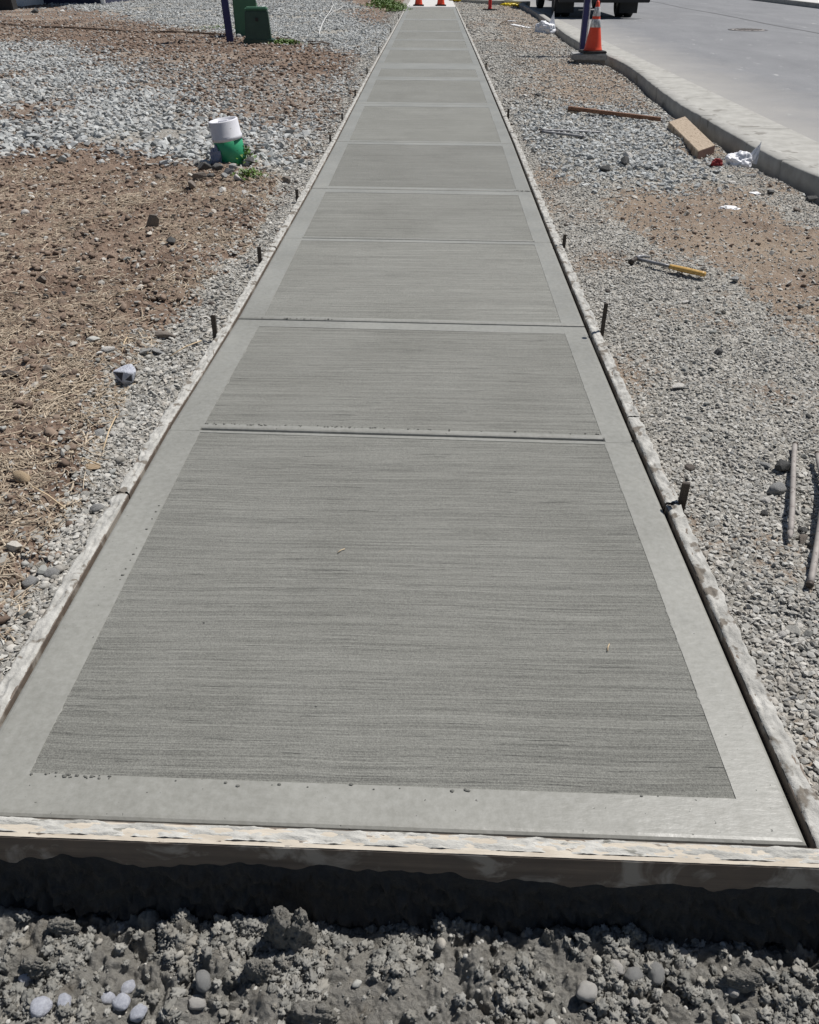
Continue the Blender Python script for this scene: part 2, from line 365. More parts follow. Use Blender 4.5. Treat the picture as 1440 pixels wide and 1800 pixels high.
P_rockA = poly([(-500,75),(110,72),(170,100),(260,170),(350,200),(480,240),(560,250),(520,335),(430,300),(330,292),(200,262),(-500,275)])
P_rockB = poly([(170,90),(400,120),(520,135),(645,130),(560,262),(450,230),(260,165)])
P_up = poly([(-900,-60),(60,-60),(90,8),(200,22),(240,37),(380,54),(480,74),(560,80),(650,97),(684,58),(625,36),(610,-60)])
P_up2 = poly([(60,-20),(200,-20),(200,22),(90,8)])
P_rd1 = poly([(1060,338),(1180,326),(1330,330),(1440,380),(1900,420),(1800,700),(1440,590),(1380,540),(1250,462),(1120,415),(1050,372)])
P_rd2 = poly([(930,112),(1000,88),(1110,120),(1170,192),(1080,193),(960,180)])
P_rd3 = poly([(850,-30),(900,-30),(1010,92),(940,92),(880,45)])
P_rd4 = poly([(1290,930),(1440,960),(1440,1060),(1320,1020)])
P_rr = poly([(915,195),(1000,186),(1160,190),(1215,260),(1300,300),(1200,335),(1050,322),(930,255)])
def warp(X, Y, a=.5, s=3):
    k = np.clip(np.asarray(Y)*.05, .04, 1.2)*a
    return X+k*fbm(X/ (k*3), Y/(k*3), s, 3), Y+k*1.6*fbm(X/(k*3)+7.7, Y/(k*3), s+9, 3)
def weights(X, Y):
    """gravel weight, pale-dust weight, straw-dirt weight at ground points"""
    X = np.asarray(X, float); Y = np.asarray(Y, float); wx, wy = warp(X, Y)
    kj = np.clip(Y*.05, .04, .6); wx = wx+kj*.6*pn(X*9, Y*9, 201)+kj*.4*pn(X*31, Y*31, 202); wy = wy+kj*1.2*pn(X*8+5, Y*8, 203)+kj*.8*pn(X*33, Y*33, 204)
    left = X < 0
    g = np.zeros(X.shape)
    g = np.where(left & (wx > XB(wy)) & (Y < 8), 1., g)
    g = np.where(left & (Y >= 6.2) & (X > -1.15-.08*fbm(X*3, Y*3, 5)), .8, g)
    g = np.where(inside(P_rockB, wx, wy), .42, g); g = np.where(inside(P_rockA, wx, wy), .55+.3*fbm(X*.9, Y*.6, 208, 3), g)
    g = np.where(inside(P_up, wx, wy) | inside(P_up2, wx, wy), .95, g)
    r = np.where(left, 0, np.clip(.72+.62*fbm(X*1.5, Y*1.2, 205, 4), .22, 1.))
    r = np.where(inside(P_rd1, wx, wy), .26, r); r = np.where(inside(P_rd2, wx, wy), .3, r)
    r = np.where(inside(P_rd3, wx, wy), .42, r); r = np.where(inside(P_rd4, wx, wy), .55, r)
    r = np.where(inside(P_rr, wx, wy), 1., r)
    return np.where(left, g, r)
def hz(X, Y, fine=True):
    X = np.asarray(X, float); Y = np.asarray(Y, float); left = X < -.05
    z = -.034+np.zeros(X.shape)
    bank = sm(.0, .10, XB(Y)+.02-X+.05*pn(X*5, Y*5, 71))*sm(9., 5., Y)
    z = z+np.where(left, bank*.038, 0)
    xc = XC(Y); t_ = np.clip((X-.85)/(xc-.85), 0, 1); z = z-np.where(left, 0, .075*t_**1.6+.065*sm(.15, .0, xc-X))
    dd = np.where(left, XL(Y)-X, X-XR(Y)); fa = sm(.04, .28, dd)
    z = z+fa*(.020*fbm(X*1.1, Y*1.1, 21, 3)+.009*fbm(X*6, Y*6, 31, 3))
    if fine:
        g = weights(X, Y)
        z = z+sm(.04, .1, dd)*((1-g)*(.012*fbm(X*22, Y*22, 41, 3)+.016*fbm(X*7, Y*7, 43, 3)*left-.010*np.abs(fbm(X*12, Y*12, 45, 3)))+.003*fbm(X*40, Y*40, 51, 2))
    z = np.minimum(z, np.where(dd < .12, -.004, 9))
    hole = (Y > .2) & (Y < .86) & (np.abs(X) < 2.4)
    z = np.where((X > XL(Y)-.02) & (X < XR(Y)+.02), -.14, z)
    z = np.where(X > xc+.02, -.42, z); z = np.where(Y <= .2, np.minimum(z, -.15), z)
    return np.where(hole, -.30, z)
def Z(x, y): return float(hz(np.array([x]), np.array([y]))[0])
def GZ(px, py, up=0.):
    """survey mark on the uneven ground"""
    z = -.035
    for _ in range(6): p = G(px, py, z); z = Z(p.x, p.y)
    return Vector((p.x, p.y, z+up))

# ------------------------------------------------------------------ ground sheet
def axis_vals(segs):
    out = []
    for a, b_, d in segs: out += list(np.arange(a, b_, d))
    return out
xs = axis_vals([(-200,-40,20),(-40,-14,1.),(-14,-5,.10),(-5,-2.6,.03),(-2.6,-.86,.0135)])+[-.858,-.84]+list(np.arange(-.7,.6,.3))+[.70,.72]+axis_vals([(.735,2.5,.0135),(2.5,2.95,.02)])+[3.0,3.4,8,16,40,90,200]
ys = axis_vals([(-200,-20,30),(-20,0,4)])+[0,.195,.205,.5,.85,.865]
y = .88
while y < 60: ys.append(y); y += max(.013, .0032*y**1.25)
ys += [70,90,120,160,200,300]
xs = np.array(sorted(set(np.round(xs, 5)))); ys = np.array(ys)
gx, gy = np.meshgrid(xs, ys); gz = hz(gx, gy)
gw = weights(gx, gy)
nx, ny = len(xs), len(ys)
def grid_mesh(name, gx, gy, gz, m, smooth=True):
    ny, nx = gx.shape; me = bpy.data.meshes.new(name)
    co = np.stack([gx, gy, gz], -1).reshape(-1, 3).astype(np.float32)
    i = np.arange((ny-1)*nx).reshape(ny-1, nx)[:, :-1].ravel()
    q = np.stack([i, i+1, i+nx+1, i+nx], 1).astype(np.int32)
    me.vertices.add(len(co)); me.vertices.foreach_set('co', co.ravel())
    me.loops.add(q.size); me.loops.foreach_set('vertex_index', q.ravel())
    me.polygons.add(len(q)); me.polygons.foreach_set('loop_start', np.arange(0, q.size, 4, dtype=np.int32)); me.polygons.foreach_set('loop_total', np.full(len(q), 4, np.int32))
    if smooth: me.polygons.foreach_set('use_smooth', np.ones(len(q), bool))
    me.materials.append(M[m]); me.update(); me.validate(); return me
gme = grid_mesh('ground', gx, gy, gz, 'ground')
at = gme.attributes.new('gm', 'FLOAT_COLOR', 'POINT')
dust = .55*sm(.1, .6, fbm(gx*.8, gy*.5, 81, 3))*(gw < .5)*(gx < 0)*sm(9., 14., gy)
strawy = .0+.35*sm(-.2, .5, fbm(gx*2.5, gy*2.5, 91, 3))*(gx < -.9)*sm(7, 4, gy)
cc = np.stack([gw, dust, np.where(gx > 0, .50+.35*fbm(gx*2, gy*1.2, 93, 3), strawy*(gw < .5)), np.ones_like(gw)], -1).astype(np.float32)
at.data.foreach_set('color', cc.ravel())
ground = link('ground', gme); ground['kind'] = 'structure'

# road
roadz = lambda x: -.118+.0045*np.minimum(np.maximum(x-3.55, 0), 5.4)
rx = np.array([3.52,3.57,4,5,6.5,8.8,11,13.6,13.92]); ry = np.array([-60,0,8,16,26,40,60,120,200.])
ax, ay = np.meshgrid(rx, ry); az = roadz(ax)-np.where(ax > 9, (ax-9)*.009, 0)
road = link('road', grid_mesh('road', ax, ay, az, 'asphalt')); road['kind'] = 'structure'
vs, fs = [], []
for k, yy in enumerate(np.arange(8, 120, .5)):   # tar seam along the road middle
    x0 = 8.85+.05*math.sin(yy*.7)+random.uniform(-.012,.012); w_ = random.uniform(.022,.05)
    for dx in (-w_, w_): vs.append((x0+dx, yy, float(roadz(np.array(x0)))+.004))
    if k: fs.append((2*k-2, 2*k-1, 2*k+1, 2*k))
M['tar'] = noisy('tar seam', (.09,.09,.095), (.13,.13,.135), 30, .8)
seam = link('road_seam', mesh('road_seam', vs, fs, 'tar'), road)
# kerb and gutter sections, the back face stands over the planting strip
kerb = bpy.data.objects.new('kerb', None); COL.objects.link(kerb); kerb['kind'] = 'structure'
joints = [j*1.041 for j in [-6,-3.9,-1.8,.3,2.4,4.45,6.55]+[8.62,10.72,12.75,14.85,17.0,19.1,21.2,23.3,25.4,27.5,29.6,31.7,33.8,35.9,38.0]]
for a, b_ in zip(joints, joints[1:]):
    bm = B(); n = max(2, int((b_-a)/.07)); prev = None
    for k in range(n+1):
        yy = a+.004+(b_-a-.008)*k/n; x0 = float(XC(yy)); j = .008*float(fbm(yy*6, 3.3, 7, 3)); jj = .012*float(pn(yy*9, 1.1, 4))
        zt = .0+.003*float(pn(yy*4, .5, 8))
        pr = [(x0+.015+jj, -.36), (x0+j, -.10+jj), (x0-.004+j, zt-.012), (x0+.006+j*1.5, zt), (x0+.14, zt-.002), (x0+.158, zt-.012), (x0+.185, -.10), (x0+.20, -.118), (3.57, -.112), (3.575, -.25)]
        ring = [bm.verts.new((px_, yy, pz)) for px_, pz in pr]
        if prev:
            for q in range(len(ring)-1): bm.faces.new((prev[q], ring[q], ring[q+1], prev[q+1]))
        else: bm.faces.new(ring)
        prev = ring
    bm.faces.new(prev[::-1]); part('kerb_section', bm, 'kerb', kerb, smooth=False)
for o in kerb.children:
    try: o.data.shade_smooth(); 
    except Exception: pass
# far side kerb and pale pavement
bm = B(); box(bm, (14.02, 40, -.11), (.2, 160, .26), .015); fk = part('far_kerb', bm, 'kerb', None); fk['kind'] = 'structure'
bm = B(); box(bm, (16.2, 40, -.12), (4.1, 160, .26)); fk = part('far_pavement', bm, 'old_conc', None); fk['kind'] = 'structure'

# ------------------------------------------------------------------ new sidewalk: a bed with one slab per joint
bm = B(); box(bm, (-.08, 22.2, -.125), (1.4, 42.2, .02)); walk = part('sidewalk', bm, 'groove', None); walk['kind'] = 'structure'
def yat(py): return G(720, py).y
# joint (y left, y right), field front mark, field rear mark
SK = [(.889,.866),(2.352,2.318)]
def jt(py, skew=-.03): c = yat(py); return (c-skew*.75*.9+.0, c+skew*.75*.9)
J = [(.889,.866), (2.358,2.316), (3.345,3.302), (4.58,4.545), (5.755,5.715), (7.475,7.435)]+[jt(p) for p in (182.5,137.5,111.5,84.5,69,54,33,12)]
FF = [1382, 754.5, 561, 421.8, 329.5, 248, 180, 135, 110.5, 83.5, 68.6, 53.6, 32.6]   # field front
FR = [770.5, 580, 426, 340, 254.5, 187.5, 141, 121, 88, 71, 55.5, 35, 14.5]           # field rear
def lerp(a, b_, t_): return a+(b_-a)*t_
def edge_pt(x, j, lo, hi):
    t_ = (x-lo)/(hi-lo); return j[0]+(j[1]-j[0])*t_
for k in range(len(J)-1):
    j0, j1 = J[k], J[k+1]; g = .0035 if k < 5 else .006
    off0, off1 = yat(FF[k])-(j0[0]+j0[1])/2, yat(FR[k])-(j1[0]+j1[1])/2
    def quad(i0, i1, il, ir, z):   # i0 front inset, i1 rear inset
        out = []
        for (s, jj, ins) in ((0, j0, i0), (1, j0, i0), (1, j1, i1), (0, j1, i1)):
            yy = (jj[0], jj[1])[s]+ins
            x = XR(yy)-.004-ir if s else XL(yy)+.004+il
            out.append((x, yy, z))
        return out
    bm = B()
    lat = [(-.115,0,0,0,0), (-.016,0,0,0,0), (-.010,.0015,.0015,.0025,.0025), (-.004,.004,.004,.006,.006), (-.001,.009,.009,.011,.011), (0,.015,.015,.017,.017)]
    rings = []
    for z, a, b_, cl, cr in lat:
        rings.append([bm.verts.new(p) for p in quad(g+a, -g-b_, cl, cr, z)])
    fq = quad(max(off0, .016+g) if off0 > .006 else .016+g, min(off1, -.016-g), .112, .100, 0.)
    rings.append([bm.verts.new(p) for p in fq]); rings.append([bm.verts.new((p[0], p[1], -.004)) for p in fq])
    for r0, r1 in zip(rings, rings[1:]):
        for q in range(4): bm.faces.new((r0[q], r0[(q+1)%4], r1[(q+1)%4], r1[q]))
    bm.faces.new(rings[-1]); bm.faces.new(rings[0][::-1])
    slab = part('slab', bm, 'smooth', walk)
    # broomed field, 1 mm lower than the trowelled border
    nxx, nyy = (90, 160) if k < 2 else (30, 30); u = np.linspace(0, 1, nxx); v_ = np.linspace(0, 1, nyy)
    U, V = np.meshgrid(u, v_); q = np.array(fq)
    Pp = (q[0]*(1-U)[..., None]+q[1]*U[..., None])*(1-V)[..., None]+(q[3]*(1-U)[..., None]+q[2]*U[..., None])*V[..., None]
    zz = -.0012+.0007*fbm(Pp[..., 0]*1.2, Pp[..., 1]*70, 61+k, 3)
    f = link('broomed_field', grid_mesh('broomed_field', Pp[..., 0], Pp[..., 1], zz, 'broom_light' if k == 2 else 'broom'), slab)
# older pale walk beyond
old = link('older_sidewalk', None); old['kind'] = 'structure'
ya = J[-1][0]+.01
for k in range(9):
    bm = B(); box(bm, (-.07, ya+.9+1.82*k, -.05), (1.62, 1.80, .11), .006); part('slab', bm, 'old_conc', old)

for jj in (1, 3):
    for s_ in (0, 1):
        yj = J[jj][s_]; x0, x1 = ((XL(yj)+.014, XL(yj)+.112) if s_ == 0 else (XR(yj)-.100, XR(yj)-.016))
        bm = B(); box(bm, ((x0+x1)/2, yj+(.0002 if s_ else -.0004), -.0105), (x1-x0, .040, .0220), .0012); part('trowelled_patch', bm, 'smooth', walk)
bm = B()
def lick(cx, cy, dx, dy, l, wd):
    n = 12; z = .0002; a = []
    for k in range(n+1):
        t_ = k/n; h_ = wd*(.25+abs(float(pn(cx*70+t_*6, cy*70, 12)))*1.3)*math.sin(PI*t_)**.5
        a.append((bm.verts.new((cx+dx*l*(t_-.5), cy+dy*l*(t_-.5), z)), bm.verts.new((cx+dx*l*(t_-.5)+(-dy)*h_, cy+dy*l*(t_-.5)+dx*h_, z-.0006))))
    for p, q in zip(a, a[1:]):
        try: bm.faces.new((p[0], q[0], q[1], p[1]))
        except Exception: pass
for _ in range(70):
    yy = random.uniform(1.0, 4.4)
    if random.random() < .5: lick(float(XR(yy))-.1035, yy, 0, 1, random.uniform(.015,.06), random.uniform(.001,.004))
    else: lick(float(XL(yy))+.1155, yy, 0, -1, random.uniform(.015,.06), random.uniform(.001,.004))
part('slurry_edge', bm, 'smooth', walk)['kind'] = 'stuff'
# crumbs dragged along the joints of the first slabs
bm = B()
def crumb(bm, x, y_, r, z=0.001):
    p = bmesh.ops.create_icosphere(bm, subdivisions=1, radius=r)['verts']
    for v in p: v.co = Vector((x+v.co.x*random.uniform(.8,1.6), y_+v.co.y*random.uniform(.6,1.1), z+v.co.z*.6))
for (ya_, yb_, n, x0, x1) in ((2.386,2.372,60,-.73,-.1),(2.37,2.352,16,-.1,.57),(.984,.978,26,-.74,-.58),(.975,.965,16,-.5,.55),(5.735,5.722,26,.56,.67),(3.35,3.34,16,-.72,-.4),(1.5,1.9,10,-.75,-.745)):
    for _ in range(n):
        x = random.uniform(x0, x1); t_ = (x-x0)/(x1-x0); crumb(bm, x, lerp(ya_, yb_, t_)+random.gauss(0,.0025), random.uniform(.0012,.0038))
part('joint_crumbs', bm, 'groove', walk)['kind'] = 'stuff'

# ------------------------------------------------------------------ form boards
def crust_strip(parent, pts, wid, z, seed, m='crust', amp=.006, lo=-.2, side=1):
    """crusty mortar left along a board top: world polyline pts, board width wid to the side"""
    pts = np.array(pts); L_ = np.concatenate([[0], np.cumsum(np.linalg.norm(np.diff(pts, axis=0), axis=1))])
    near = pts[:, 1].min() < 5; st = .006 if near else .03
    s_ = np.arange(0, L_[-1], st); s_ = np.append(s_, L_[-1]); mcols = 13 if near else 5
    X0 = np.interp(s_, L_, pts[:, 0]); Y0 = np.interp(s_, L_, pts[:, 1]); d = pts[-1]-pts[0]; d = d/np.linalg.norm(d); nrm = np.array([d[1], -d[0]])*side
    c_ = np.linspace(.02, .98, mcols); S, C = np.meshgrid(s_, c_, indexing='ij')
    wob = (.009*pn(S*9, 0*S+seed, 5)+.006*pn(S*31, 0*S+seed, 6))*(seed < 50)
    gx = X0[:, None]+nrm[0]*(C*wid+wob*C); gy = Y0[:, None]+nrm[1]*(C*wid+wob*C)
    h = fbm(S*13, C*2.2+seed, seed, 5, .62)+.35*fbm(S*60, C*5+seed, seed+3, 3); gz = z-.0015+amp*np.clip(h-lo, -.4, 1.2)
    gz -= .010*sm(.88, 1., C)*(seed < 50)+.005*sm(.12, 0., C)
    o = link('dried_mortar', grid_mesh('dried_mortar', gx, gy, gz, m, smooth=True), parent); return o
BT = .006
CR = .0
def board(name, pts, wid, depth, label, group, side, seed, crust=True, zt=BT):
    """a plank on edge: world polyline of its inner face"""
    bm = B(); pts = [np.array(p, float) for p in pts]; d = pts[-1]-pts[0]; d /= np.linalg.norm(d); nrm = np.array([d[1], -d[0]])*side; prev = None
    for p in pts:
        ring = []
        for (o_, z_) in ((0, zt-.002), (.002, zt), (wid-.002, zt), (wid, zt-.002), (wid, zt-depth), (0, zt-depth)):
            q = p+nrm*o_; ring.append(bm.verts.new((q[0], q[1], z_)))
        if prev:
            for a in range(6): bm.faces.new((prev[a], prev[(a+1)%6], ring[(a+1)%6], ring[a]))
        else: bm.faces.new(ring)
        prev = ring
    bm.faces.new(prev[::-1])
    o = part(name, bm, 'form', None); tag(o, label, 'form board', group)
    if crust: crust_strip(o, pts, wid+.003, zt+.0025, seed, side=side, lo=-.75, amp=.0042)
    return o
def run(fn, a, b_, off, n=7): return [(float(fn(yy))+off, yy) for yy in np.linspace(a, b_, n)]
GB = 'form boards along the walk'
lb = [(.845,1.955,'nearest left form board, caked pale, ending at the front board corner'),(1.962,4.38,'second left form board, beside the two nearest steel stakes on the left'),(4.39,7.45,'third left form board, ending near the joint level with the white capped pipe'),(7.46,12.0,'fourth left form board past the green pipe, thinly caked'),(12.02,17.4,'fifth left form board beside the dusty dirt band'),(17.42,24.0,'sixth left form board beside the upper gravel'),(24.02,31.4,'farthest left form board, by the green weeds at the far pipe')]
for k, (a, b_, l) in enumerate(lb): board('form_board', run(XL, a, b_, -.0), .038, .089, l, GB, -1, 3+k, True, -.003)
rb = [(.845,1.93,'nearest right form board, crusted and ending at the front board corner'),(1.94,2.46,'short second right form board just beyond the nearest right stake'),(2.466,4.9,'third right form board, beside the second right stake'),(4.91,7.9,'fourth right form board, level with the red brown plank'),(7.92,12.4,'fifth right form board beside pale broken rock'),(12.42,18,'sixth right form board, level with the striped cone'),(18.02,25,'seventh right form board, level with the white bag'),(25.02,31.4,'farthest right form board, near the yellow heap')]
for k, (a, b_, l) in enumerate(rb): board('form_board', run(XR, a, b_, .0015), .040, .089, l, GB, 1, 23+k)
# front board
fb = board('front_form_board', [(-1.25,.8945),(-.6,.8837),(0,.8737),(.5,.8653),(1.05,.856)], .040, .150, 'long cream topped board across the near end of the walk above the pit', None, 1, 50, False, .007)
crust_strip(fb, [(-1.25,.8945),(1.05,.856)], .0393, .0085, 51, 'cream', .0010, -.9)
crust_strip(fb, [(-1.25,.8945),(1.05,.856)], .031, .0095, 57, 'crust_pale', .0042, -.12)
# wet mortar clinging to the lower front face, colour blackened to merge with shadow
bm = B(); NX = 620
prev = None
for k in range(NX+1):
    s_ = k/NX; x = lerp(-1.25, 1.05, s_); yb = lerp(.8945, .856, s_)-.040
    top = -.050+.022*float(fbm(x*5, .3, 77, 4, .6))+.004*float(fbm(x*22, .9, 79, 3, .6)); ring = []
    for j in range(17):
        t_ = j/16; z_ = top-t_*.115; bul = .003+.030*t_**1.5+.020*abs(float(fbm(x*24, z_*24, 78, 4, .6)))*min(1, t_*4)
        ring.append(bm.verts.new((x, yb+.001-max(0., bul if j else -.001), z_)))
    if prev:
        for j in range(16): bm.faces.new((prev[j], ring[j], ring[j+1], prev[j+1]))
    prev = ring
M['wet'] = noisy('shade dark wet mortar', (.022,.021,.019), (.045,.043,.04), 40, .75, 0, .8, .006)
part('wet_mortar_shade', bm, 'wet', fb, smooth=True)

# steel stakes
def stake(px, py, top, label, group, side, wdt=.020, lean=0.):
    p = G(px, py, 0.); x = float(XR(p.y))+.0425+wdt*.5 if side > 0 else float(XL(p.y))-.0395-wdt*.5
    e = empty('form_stake', (x, p.y, -.04), label, 'stake', group, rot=(R_(lean*.4), 0, R_(random.uniform(-15,15))))
    bm = B(); box(bm, (0,0,(top-.10)/2+.02), (wdt, wdt*.62, top+.14), .0015); part('shaft', bm, 'steel', e)
    bm = B(); lathe(bm, [(wdt*.42,0),(wdt*.66,.002),(wdt*.68,.006),(wdt*.5,.009)], 10, (0,0,top+.085)); part('mushroomed_head', bm, 'steel', e)
GR, GL = 'stakes on the right form', 'stakes on the left form'
stake(1206,884,.068,'tallest looking near stake on the right, beside the nearest board end',GR,1,.022,2)
stake(1062,585,.125,'slim upright stake on the right, beside the groove two slabs away',GR,1,.016,0)
stake(989,432,.06,'short stake on the right below the yellow hammer handle height',GR,1,.018)
stake(370,585,.075,'nearest stake on the left, beside the sixth slab joint of pale gravel',GL,-1,.019,-3)
stake(452,455,.060,'second stake on the left, where straw dirt meets gravel',GL,-1,.019,-4)
stake(511,347,.05,'third stake on the left, a short dark stub',GL,-1,.019)
stake(573,246,.045,'fourth stake on the left, level with the white capped pipe',GL,-1,.017)
stake(593,208,.045,'fifth stake on the left, just beyond the white capped pipe',GL,-1,.017)
for k, (px, py, l) in enumerate([(622,166,'sixth stake on the left, beside the pale rock field'),(640,128,'seventh stake on the left, at the dusty dirt band'),(657,92,'eighth stake on the left, small and dark'),(677,56,'ninth stake on the left, leaning by the gravel edge'),(690,32,'farthest stake on the left, near the green weeds')]):
    stake(px, py, .05+.012*k, l, GL, -1, .018)
for k, (px, py, l) in enumerate([(888,205,'small stake on the right opposite the rusty plank'),(853,120,'small stake on the right opposite the striped cone'),(822,48,'farthest stake on the right, near the white boards')]):
    stake(px, py, .07, l, GR, 1, .022)
# ------------------------------------------------------------------ pit of wet mortar in front
def pit_h(X, Y):
    X = np.asarray(X, float); Y = np.asarray(Y, float); yb = np.interp(X, [-1.25, 1.05], [.8545, .816])
    z = -.163-.045*sm(-.045, .02, Y-yb+.0)+.006*fbm(X*3, Y*3, 5, 2)
    z = z-.012*sm(-.5, .5, fbm(X*2.2, Y*2.2, 15, 2))
    z = z+.030*np.exp(-((X+.08)/.17)**2-((Y-.66)/.085)**2)+.020*fbm(X*7, Y*7, 46, 3)*sm(.0, -.05, Y-yb)
    b1 = np.abs(fbm(X*13, Y*13, 6, 4, .42)); b2 = np.abs(fbm(X*38+3, Y*38, 16, 3, .42))
    amp = .45+.75*sm(-.4, .5, fbm(X*3.1+5, Y*3.1, 26, 2))
    z = z+amp*(.044*(b1-.22)+.017*(b2-.2))+.0045*np.abs(fbm(X*105, Y*105, 36, 3, .45))
    return z
pxs = np.arange(-1.3, 1.3, .0021); pys = np.concatenate([[-1.5,-.6,-.1,.2,.35,.45],np.arange(.5,.875,.0021),[.9]])
qx, qy = np.meshgrid(pxs, pys); pit = link('excavated_soil', grid_mesh('excavated_soil', qx, qy, np.where(qy < .4, -.16, pit_h(qx, qy)), 'pit')); pit['kind'] = 'structure'

# ------------------------------------------------------------------ scattering of small stuff
def source_col(name, meshes):
    c = bpy.data.collections.new(name)
    for k, me in enumerate(meshes):
        o = bpy.data.objects.new('%s_piece' % name, me); c.objects.link(o)
    return c
_groups = {}
ACC = {}
def scatter(name, P_, rot, scl, tone, hue, col, parent=None):
    key = (name, 'walk right' if P_[:, 0].mean() > 0 and name in ('gravel', 'broken_rock', 'loose_stones', 'soil_crumbs') else ('far' if P_[:, 1].mean() > 12.5 else 'near'), col.name)
    ACC.setdefault(key, (col, parent, []))[2].append((P_, rot, scl, tone, hue))
def scatter_now(name, P_, rot, scl, tone, hue, col, parent=None):
    n = len(P_); me = bpy.data.meshes.new(name); me.vertices.add(n); me.vertices.foreach_set('co', P_.astype(np.float32).ravel())
    for nm, arr, ty in (('rot', rot, 'FLOAT_VECTOR'), ('scl', scl, 'FLOAT_VECTOR'), ('tone', tone, 'FLOAT'), ('hue', hue, 'FLOAT')):
        a = me.attributes.new(nm, ty, 'POINT'); a.data.foreach_set('vector' if ty == 'FLOAT_VECTOR' else 'value', np.ascontiguousarray(arr, np.float32).ravel())
    a = me.attributes.new('idx', 'INT', 'POINT'); a.data.foreach_set('value', rng.integers(0, len(col.objects), n).astype(np.int32))
    o = link(name, me, parent); o['kind'] = 'stuff'
    if col.name not in _groups:
        ng = bpy.data.node_groups.new('scatter '+col.name, 'GeometryNodeTree'); _groups[col.name] = ng
        ng.interface.new_socket('Geometry', in_out='INPUT', socket_type='NodeSocketGeometry'); ng.interface.new_socket('Geometry', in_out='OUTPUT', socket_type='NodeSocketGeometry')
        gi, go = ng.nodes.new('NodeGroupInput'), ng.nodes.new('NodeGroupOutput'); ip = ng.nodes.new('GeometryNodeInstanceOnPoints')
        ci = ng.nodes.new('GeometryNodeCollectionInfo'); ci.inputs['Collection'].default_value = col; ci.inputs['Separate Children'].default_value = True; ci.inputs['Reset Children'].default_value = True
        ip.inputs['Pick Instance'].default_value = True
        def na(nm, ty):
            q = ng.nodes.new('GeometryNodeInputNamedAttribute'); q.data_type = ty; q.inputs[0].default_value = nm
            return next(s for s in q.outputs if s.enabled and s.name == 'Attribute')
        ng.links.new(gi.outputs[0], ip.inputs['Points']); ng.links.new(ci.outputs[0], ip.inputs['Instance'])
        ng.links.new(na('idx', 'INT'), ip.inputs['Instance Index']); ng.links.new(na('rot', 'FLOAT_VECTOR'), ip.inputs['Rotation']); ng.links.new(na('scl', 'FLOAT_VECTOR'), ip.inputs['Scale'])
        ng.links.new(ip.outputs[0], go.inputs[0])
    md = o.modifiers.new('scatter', 'NODES'); md.node_group = _groups[col.name]; return o
RMi = np.array(RM.transposed())
def visible(X, Y, z=-.04, mg=150):
    q = RMi @ np.stack([X, Y, np.full_like(X, z-H)])
    u = 720-F*q[0]/q[2]; v = 900+F*q[1]/q[2]
    return (q[2] < 0) & (u > -mg) & (u < 1440+mg) & (v > -30) & (v < 1800+mg)
crushed = source_col('crushed_stone', [hull_mesh('crushed_stone', 100+k, 1, random.uniform(.6,.95), random.uniform(.32,.6), 12) for k in range(10)])
rocks = source_col('broken_rock', [hull_mesh('broken_rock', 200+k, 1, random.uniform(.6,.95), random.uniform(.32,.62), 13, 'rockI') for k in range(10)])
peb = source_col('pebble', [pebble_mesh('pebble', 300+k, 1, random.uniform(.7,.95), random.uniform(.5,.8), 'stoneI') for k in range(6)])
clods = source_col('mortar_crumb', [pebble_mesh('mortar_crumb', 400+k, 1, .9, .8, 'clodI', 3, .30, 2.2, .75) for k in range(6)])
soilc = source_col('soil_crumb', [pebble_mesh('soil_crumb', 450+k, 1, .85, .6, 'dirtI', 2, .25, 1.8, .25) for k in range(5)])
def straw_mesh(seed):
    r = random.Random(seed); n = 5; vs = []; fs = []; a = r.uniform(-.25,.25); b_ = r.uniform(-.10,.10); wd = r.uniform(.015,.032)
    for k in range(n+1):
        t_ = k/n-.5; x = t_; yy = a*(t_*t_); zz = b_*(t_*t_)*2
        vs += [(x, yy-wd, zz), (x, yy, zz+wd*.8), (x, yy+wd, zz)]
    for k in range(n):
        for j in (0, 1): fs.append((3*k+j, 3*k+3+j, 3*k+4+j, 3*k+1+j))
    return mesh('straw', vs, fs, 'strawI')
straws = source_col('straw', [straw_mesh(k) for k in range(7)])

def zone(name, x0, x1, y0, y1, n, rmin, rmax, dens, col, parent=None, pw=2.2, flat=.3, tb=(.47,.30), hb=(.12,.4), lift=.25, hfun=None, reject=None):
    X = rng.uniform(x0, x1, n); Y = rng.uniform(y0, y1, n); k = visible(X, Y); X, Y = X[k], Y[k]
    d = dens(X, Y); k = rng.random(len(X)) < d; X, Y = X[k], Y[k]; n = len(X)
    if not n: return
    r = rmin+(rmax-rmin)*rng.random(n)**pw; z = (hfun or hz)(X, Y)+r*lift
    rot = np.stack([rng.normal(0, flat, n), rng.normal(0, flat, n), rng.uniform(0, 2*PI, n)], 1)
    scl = r[:, None]*rng.uniform(.8, 1.2, (n, 3))
    tone = np.clip(rng.normal(tb[0], tb[1], n), 0, 1); hue = np.clip(rng.normal(hb[0], hb[1], n), 0, 1)
    return scatter(name, np.stack([X, Y, z], 1), rot, scl, tone, hue, col, parent)
def jig(X, Y):
    k = np.clip(Y*.018, .012, .25); q = 1+2.5*(rng.random(len(X)) < .12); return X+rng.normal(0, 1, len(X))*k*q, Y+rng.normal(0, 1, len(X))*k*2.2*q
def d_right(X, Y):
    jx, jy = jig(X, Y); g = weights(np.maximum(jx, .1), jy); rr = inside(P_rr, X, Y)
    return np.where((X > XR(Y)+.048+.02*rng.random(len(X))) & (X < XC(Y)-.01), np.where(rr, .3, g**1.6), 0)
def d_lstrip(X, Y):
    wx, wy = warp(*jig(X, Y)); k = (X < XL(Y)-.045) & (Y < 8)
    e = np.where(wx > XB(wy), 1., .05*np.exp(-np.abs(wx-XB(wy))*3)); return np.where(k, e, 0)
